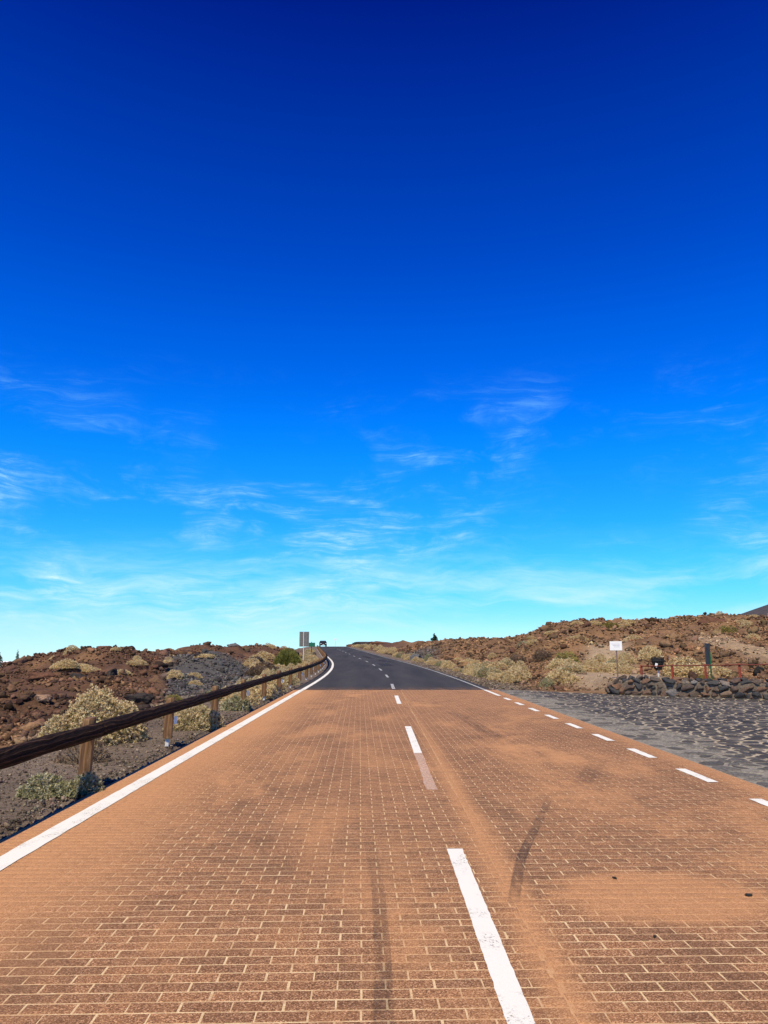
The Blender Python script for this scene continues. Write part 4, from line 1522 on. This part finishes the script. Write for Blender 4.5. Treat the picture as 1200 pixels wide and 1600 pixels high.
for k in range(len(gy) - 1):
    y0, y1 = gy[k], gy[k + 1]
    fine_ = y0 < 24
    nl, na_ = (64, 36) if fine_ else (12, 14)
    yy_ = np.linspace(y0 + 0.004, y1 - 0.004, nl)
    dzw = np.interp(np.linspace(0, 1, nl), np.linspace(0, 1, 6), [rrng.uniform(-.010, .010) for _ in range(6)])
    A_ = np.linspace(0, 2 * math.pi, na_, endpoint=False)
    YY, AA = np.meshgrid(yy_, A_, indexing='ij')
    # split, weathered log: long grooves round it, knots, a slight taper
    gro = fbm(np.cos(AA) * 2.6 + 11 * k, YY * 0.75 + np.sin(AA) * 2.6, 3)
    gro2 = fbm(AA * 5.0 + 3 * k, YY * 1.6, 2) * np.minimum(AA, 2 * math.pi - AA).clip(0, 1)
    rad = 0.088 * (1 + 0.05 * gro + 0.035 * gro2 + rrng.uniform(-.03, .03))
    taper = 1 - 0.10 * np.exp(-((YY - y0) / 0.03) ** 2) - 0.10 * np.exp(-((y1 - YY) / 0.03) ** 2)
    rad = rad * taper
    XX = xc(YY) + RT + rad * np.cos(AA)
    ZZ = 0.62 + zr(YY) + dzw[:, None] + rad * np.sin(AA)
    r0 = (float(xc(y0)) + RT, y0, 0.62 + float(zr(y0)))
    V = np.stack([(XX - r0[0]).ravel(), (YY - y0).ravel(), (ZZ - r0[2]).ravel()], 1)
    ii = np.arange(nl - 1)[:, None] * na_
    jj = np.arange(na_)[None]
    jn = (jj + 1) % na_
    F = np.stack([ii + jj, ii + jn, ii + na_ + jn, ii + na_ + jj], -1).reshape(-1, 4)
    me = mesh('rail', V, [F, np.arange(na_)[None, ::-1], np.arange((nl - 1) * na_, nl * na_)[None]], smooth=True)
    link('rail', me, M_RAIL, gr, loc=rel(r0))

# ------------------------------------------------------------------ stone wall
WALL0, WALL1 = Vector((7.9, 26.62, 0)), Vector((20.2, 18.85, 0))
wd = (WALL1 - WALL0).normalized()
wn = Vector((-wd.y, wd.x, 0))
if wn.y < 0:
    wn = -wn
sw = empty('stone_wall', (WALL0.x, WALL0.y, -0.1))
tag(sw, 'low dry-stone wall of dark and rusty lava rocks behind the cobbled lay-by', 'wall')
L = (WALL1 - WALL0).length
mb = MB()
ang_w = math.atan2(wd.y, wd.x)
mb.box((L / 2 * wd.x + 0.26 * wn.x, L / 2 * wd.y + 0.26 * wn.y, 0.27), (L - 0.1, 0.34, 0.6), 0.03, Matrix.Rotation(ang_w, 3, 'Z'))
mb.build('core', M_EARTH, sw)
wall_protos = []
for k in range(16):
    pv, pf = rock_proto(2, 500 + k, 0.6, 0.05, 16, 0.42)
    pv = pv / np.abs(pv).max(0) * 0.5
    wall_protos.append(mesh('stone', pv, pf))
rw = random.Random(77)


def wall_stone(s_, d_, z, w_, h, dep):
    p = wd * s_ + wn * d_
    link('stone', rw.choice(wall_protos), M_WSTONE, sw, loc=(p.x, p.y, z + 0.1), rot=(rw.uniform(-.16, .16), rw.uniform(-.25, .25), ang_w + rw.uniform(-.2, .2) + rw.choice((0, math.pi))), scale=(w_ * 1.22, dep * 1.1, h * 1.28))


VIS = 8.2
for c, (z0, hh) in enumerate(((-0.02, 0.20), (0.175, 0.20), (0.365, 0.17))):
    s_ = -0.05 + 0.08 * c
    while s_ < VIS:
        w_ = rw.uniform(0.15, 0.42)
        h = hh * rw.uniform(0.8, 1.2)
        wall_stone(s_ + w_ / 2, 0.10 + 0.03 * c + rw.uniform(-.025, .025), z0 + hh / 2 + rw.uniform(-.03, .03), w_, h, rw.uniform(0.2, 0.3))
        if rw.random() < 0.35:
            wall_stone(s_ + w_, 0.07 + 0.03 * c, z0 + hh * rw.uniform(0, 1), rw.uniform(.07, .13), rw.uniform(.06, .11), 0.14)
        s_ += w_ * 0.97
s_ = 0.2
while s_ < VIS:       # cap stones, uneven
    w_ = rw.uniform(0.14, 0.36)
    wall_stone(s_ + w_ / 2, 0.26 + rw.uniform(-.08, .12), 0.53 + rw.uniform(-.02, .04), w_, rw.uniform(0.10, 0.2), rw.uniform(0.2, 0.34))
    s_ += w_ * rw.uniform(0.95, 1.5)
for z, s_ in ((0.1, -0.08), (0.28, -0.02)):
    wall_stone(s_, 0.26, z, 0.28, 0.24, 0.4)

# ------------------------------------------------------------------ red railing
rl = empty('red_railing', (8.75, 26.6, 0.4))
tag(rl, 'red metal railing of short posts and a thin bar along the stone wall', 'railing')
rpm = MB().box((0, 0, 0.31), (0.065, 0.065, 0.62), 0.006).mesh('post')
tops = []
for k in range(9):
    s_ = 0.95 + 1.02 * k
    p = WALL0 + wd * s_ + wn * 0.42
    zb = 0.36 + 0.028 * k
    lean = rw.uniform(-.04, .04)
    link('post', rpm, M_RED, rl, loc=(p.x - 8.75, p.y - 26.6, zb - 0.4), rot=(rw.uniform(-.03, .03), lean, ang_w))
    tops.append(Vector((p.x - 8.75 + lean * 0.5, p.y - 26.6, zb - 0.4 + 0.585)))
for k in range(8):
    a_, b_ = tops[k], tops[k + 1]
    mm = (a_ + b_) / 2 - Vector((0, 0, 0.012))
    off = -wn * 0.04
    MB().tube([a_ + off, mm + off, b_ + off], 0.023, 6).build('rail', M_DKRED, rl)

# ------------------------------------------------------------------ signs and bin
x_, y_ = 8.72, 28.4
z0 = h1(x_, y_)
o = empty('notice_sign', (x_, y_, z0 - 0.05), (0, 0, R(-6)))
tag(o, 'small blank-looking white notice on a rusty pole at the end of the wall', 'sign')
top = 1.78 - z0 + 0.05
MB().tube([(0, 0, 0), (0.0, 0, top - 0.1)], 0.024, 8).build('pole', M_RUSTP, o)
b = MB().box((-0.02, -0.035, top - 0.16), (0.44, 0.02, 0.33), 0.005).build('board', M_WHITE, o)
for k in range(3):
    MB().box((-0.02 + 0.01 * k, -0.0485, top - 0.09 - 0.05 * k), (0.30 - 0.05 * k, 0.003, 0.010)).build('faint_line', M_TEXT, b)
MB().box((0.0, -0.01, 0.04), (0.13, 0.13, 0.10), 0.02).build('footing', M_EARTH, o)

x_, y_ = 10.78, 30.0
z0 = h1(x_, y_)
o = empty('litter_bin', (x_, y_, z0 - 0.02), (0, 0, R(12)))
tag(o, 'black mesh litter bin on a metal pole behind the red railing', 'bin')
MB().tube([(0, 0, 0), (0, 0, 0.55)], 0.035, 8).build('pole', M_STEEL, o)
mb = MB()
n = 16
for q in range(n):                       # upright wires of the tapered basket
    t = 2 * math.pi * q / n
    mb.tube([(0.13 * math.cos(t), 0.13 * math.sin(t), 0.30), (0.235 * math.cos(t), 0.205 * math.sin(t), 0.60), (0.235 * math.cos(t), 0.205 * math.sin(t), 0.74)], 0.010, 4)
for z, r1_ in ((0.30, 0.13), (0.42, 0.175), (0.52, 0.205), (0.62, 0.235), (0.74, 0.237)):
    mb.tube([(r1_ * math.cos(2 * math.pi * q / n), 0.9 * r1_ * math.sin(2 * math.pi * q / n), z) for q in range(n + 1)], 0.011, 4, False)
mb.build('basket', M_BLACK, o)
P, F = [], []
for z, r1_ in ((0.28, 0.11), (0.44, 0.165), (0.60, 0.215), (0.71, 0.22)):
    for q in range(n):
        t = 2 * math.pi * q / n
        P.append((r1_ * math.cos(t), 0.88 * r1_ * math.sin(t), z + 0.015 * math.sin(5 * t)))
for i in range(3):
    for q in range(n):
        F.append((i * n + q, i * n + (q + 1) % n, (i + 1) * n + (q + 1) % n, (i + 1) * n + q))
F.append(tuple(range(n))[::-1])
MB().add(P, F).build('bag', M_BLACK, o)
MB().box((-0.19, -0.19, 0.46), (0.10, 0.012, 0.15), 0.003, Matrix.Rotation(R(20), 3, 'Y')).build('label_plate', M_WHITE, o)

x_, y_ = 11.42, 26.9
z0 = h1(x_, y_)
o = empty('park_sign', (x_, y_, z0 - 0.02), (0, 0, R(0)))
tag(o, 'tall narrow dark board on a green post behind the stone wall', 'sign')
tp = 1.70 - z0
MB().box((0.07, 0, 0.48), (0.045, 0.045, 0.96), 0.006).build('post', M_GREEN, o)
MB().box((-0.03, -0.06, tp - 0.375 + 0.02), (0.36, 0.03, 0.76), 0.006, Matrix.Rotation(R(42), 3, 'Z')).build('board', M_DARKP, o)

# road sign seen from behind
y_ = 70.0
x_ = -6.63
z0 = h1(x_, y_)
o = empty('road_sign', (x_, y_, z0 - 0.03), (0, 0, R(4)))
tag(o, 'tall grey sign back with centre pole standing behind the guardrail by the bend', 'sign')
tp = 2.93 - z0
MB().box((0, -0.06, tp / 2), (0.07, 0.05, tp), 0.006).build('pole', M_STEEL, o)
b = MB().box((0.05, 0, tp - 0.65), (0.86, 0.03, 1.32), 0.012).build('panel', M_SIGNBACK, o)
for dx in (-0.2, 0.3):
    MB().box((dx, -0.0285, tp - 0.65), (0.05, 0.022, 1.25), 0.003).build('stiffener', M_SIGNBACK, b)

y_ = 100.0
x_ = -8.45
z0 = h1(x_, y_)
o = empty('direction_sign', (x_, y_, z0 - 0.03), (0, 0, R(5)))
tag(o, 'small green roadside board on a black post just past the grey sign', 'sign')
tp = 2.22 - z0
MB().box((0, 0, tp / 2), (0.09, 0.06, tp), 0.006).build('post', M_BLACK, o)
MB().box((0.06, -0.05, tp - 0.36), (0.80, 0.03, 0.50), 0.01).build('board', M_GREENB, o)

y_ = 232.0
x_ = float(xc(y_)) + 4.1
z0 = h1(x_, y_)
o = empty('round_sign', (x_, y_, z0 - 0.03), (0, 0, R(6)))
tag(o, 'tiny round road sign on a thin pole on the skyline beside the car', 'sign')
MB().tube([(0, 0, 0), (0, 0, 2.2)], 0.04, 6).build('pole', M_STEEL, o)
mb = MB()
mb.tube([(0, -0.03, 2.3), (0, -0.06, 2.3)], 0.36, 18)
mb.build('disc', M_WHITE, o)


# ------------------------------------------------------------------ car
def car(x_, y_, rz):
    o = empty('car', (x_, y_, float(zr(y_)) + 0.003), (0, 0, rz))
    tag(o, 'black car coming over the crest of the road past the bend', 'car')
    # side profile (y forward = -y), swept across the width with tumblehome
    prof = [(-2.15, 0.32), (-2.2, 0.55), (-2.12, 0.78), (-1.25, 0.95), (-0.55, 1.45), (0.2, 1.53), (1.3, 1.48), (1.95, 1.05), (2.15, 0.95), (2.18, 0.45), (2.1, 0.30)]
    secs = [(-0.90, 0.93), (-0.80, 1.0), (0.80, 1.0), (0.90, 0.93)]
    P, F = [], []
    for xs, k in secs:
        for py_, pz in prof:
            tum = 0.84 if pz > 1.2 else 1.0
            P.append((xs * tum, py_ * (0.98 if k < 1 else 1), 0.3 + (pz - 0.3) * (0.97 if k < 1 else 1)))
    n = len(prof)
    for i in range(3):
        for j in range(n):
            F.append((i * n + j, i * n + (j + 1) % n, (i + 1) * n + (j + 1) % n, (i + 1) * n + j))
    F += [tuple(range(n)), tuple(range(3 * n, 4 * n))[::-1]]
    body = MB().add(P, F).build('body', M_CAR, o)
    # glazing slightly proud of the shell
    MB().add([(-0.66, -1.16, 1.02), (0.66, -1.16, 1.02), (0.58, -0.60, 1.42), (-0.58, -0.60, 1.42), (-0.66, -1.19, 1.03), (0.66, -1.19, 1.03), (0.58, -0.63, 1.43), (-0.58, -0.63, 1.43)],
             [(4, 5, 6, 7), (0, 3, 2, 1), (0, 1, 5, 4), (1, 2, 6, 5), (2, 3, 7, 6), (3, 0, 4, 7)]).build('windscreen', M_GLASS, o)
    for s_ in (-1, 1):
        MB().box((s_ * 0.83, 0.3, 1.22), (0.03, 1.9, 0.32), 0.01, Matrix.Rotation(-s_ * 0.22, 3, 'Y')).build('side_window', M_GLASS, o)
        MB().box((s_ * 0.66, -2.15, 0.72), (0.36, 0.12, 0.14), 0.03).build('headlight', M_LAMP, o)
        MB().box((s_ * 0.98, -0.75, 1.0), (0.2, 0.1, 0.13), 0.03).build('mirror', M_CAR, o)
        for yy in (-1.35, 1.35):
            w_ = MB().tube([(s_ * 0.92, yy, 0.33), (s_ * 0.70, yy, 0.33)], 0.33, 18).build('wheel', M_TYRE, o)
            MB().tube([(s_ * 0.925, yy, 0.33), (s_ * 0.90, yy, 0.33)], 0.2, 14).build('rim', M_STEEL, w_)
    MB().box((0, -2.21, 0.5), (0.52, 0.02, 0.12), 0.003).build('number_plate', M_WHITE, o)
    MB().box((0, -2.18, 0.62), (0.9, 0.06, 0.10), 0.01).build('grille', M_TYRE, o)
    return o


car(float(xc(208)) - 1.6, 208.0, R(7))

pine(4, 200, 7.8, 3.2, 'dark pine at the very edge of the picture beyond the lava field', 1)
pine(31, 215, 8.3, 2.2, 'slim dark pine poking over the lava field by the cloud bank', 2)
pine(679, 128, 1.9, 1.25, 'small lone dark green pine on the skyline past the bend', 3)

# ------------------------------------------------------------------ little things lying on the bricks
for k, (x_, y_, s_, lab) in enumerate(((2.42, 5.33, 0.028, 'dark stone lying alone on the bricks in the near right lane'),
                                       (1.55, 4.62, 0.014, 'tiny black pebble on the bricks close to the centre dash'),
                                       (1.66, 5.72, 0.018, 'small dark pebble at the rim of the spilt sand'))):
    pv, pf = PROTO1[k]
    pv = pv * s_ * np.array((1, 0.7, 0.45))
    o = link('pebble', mesh('pebble', pv, pf, np.full((len(pv), 3), 0.03)), M_ROCK, loc=(x_, y_, -pv[:, 2].min() * 0.9), rot=(0, 0, k))
    tag(o, lab, 'pebble')
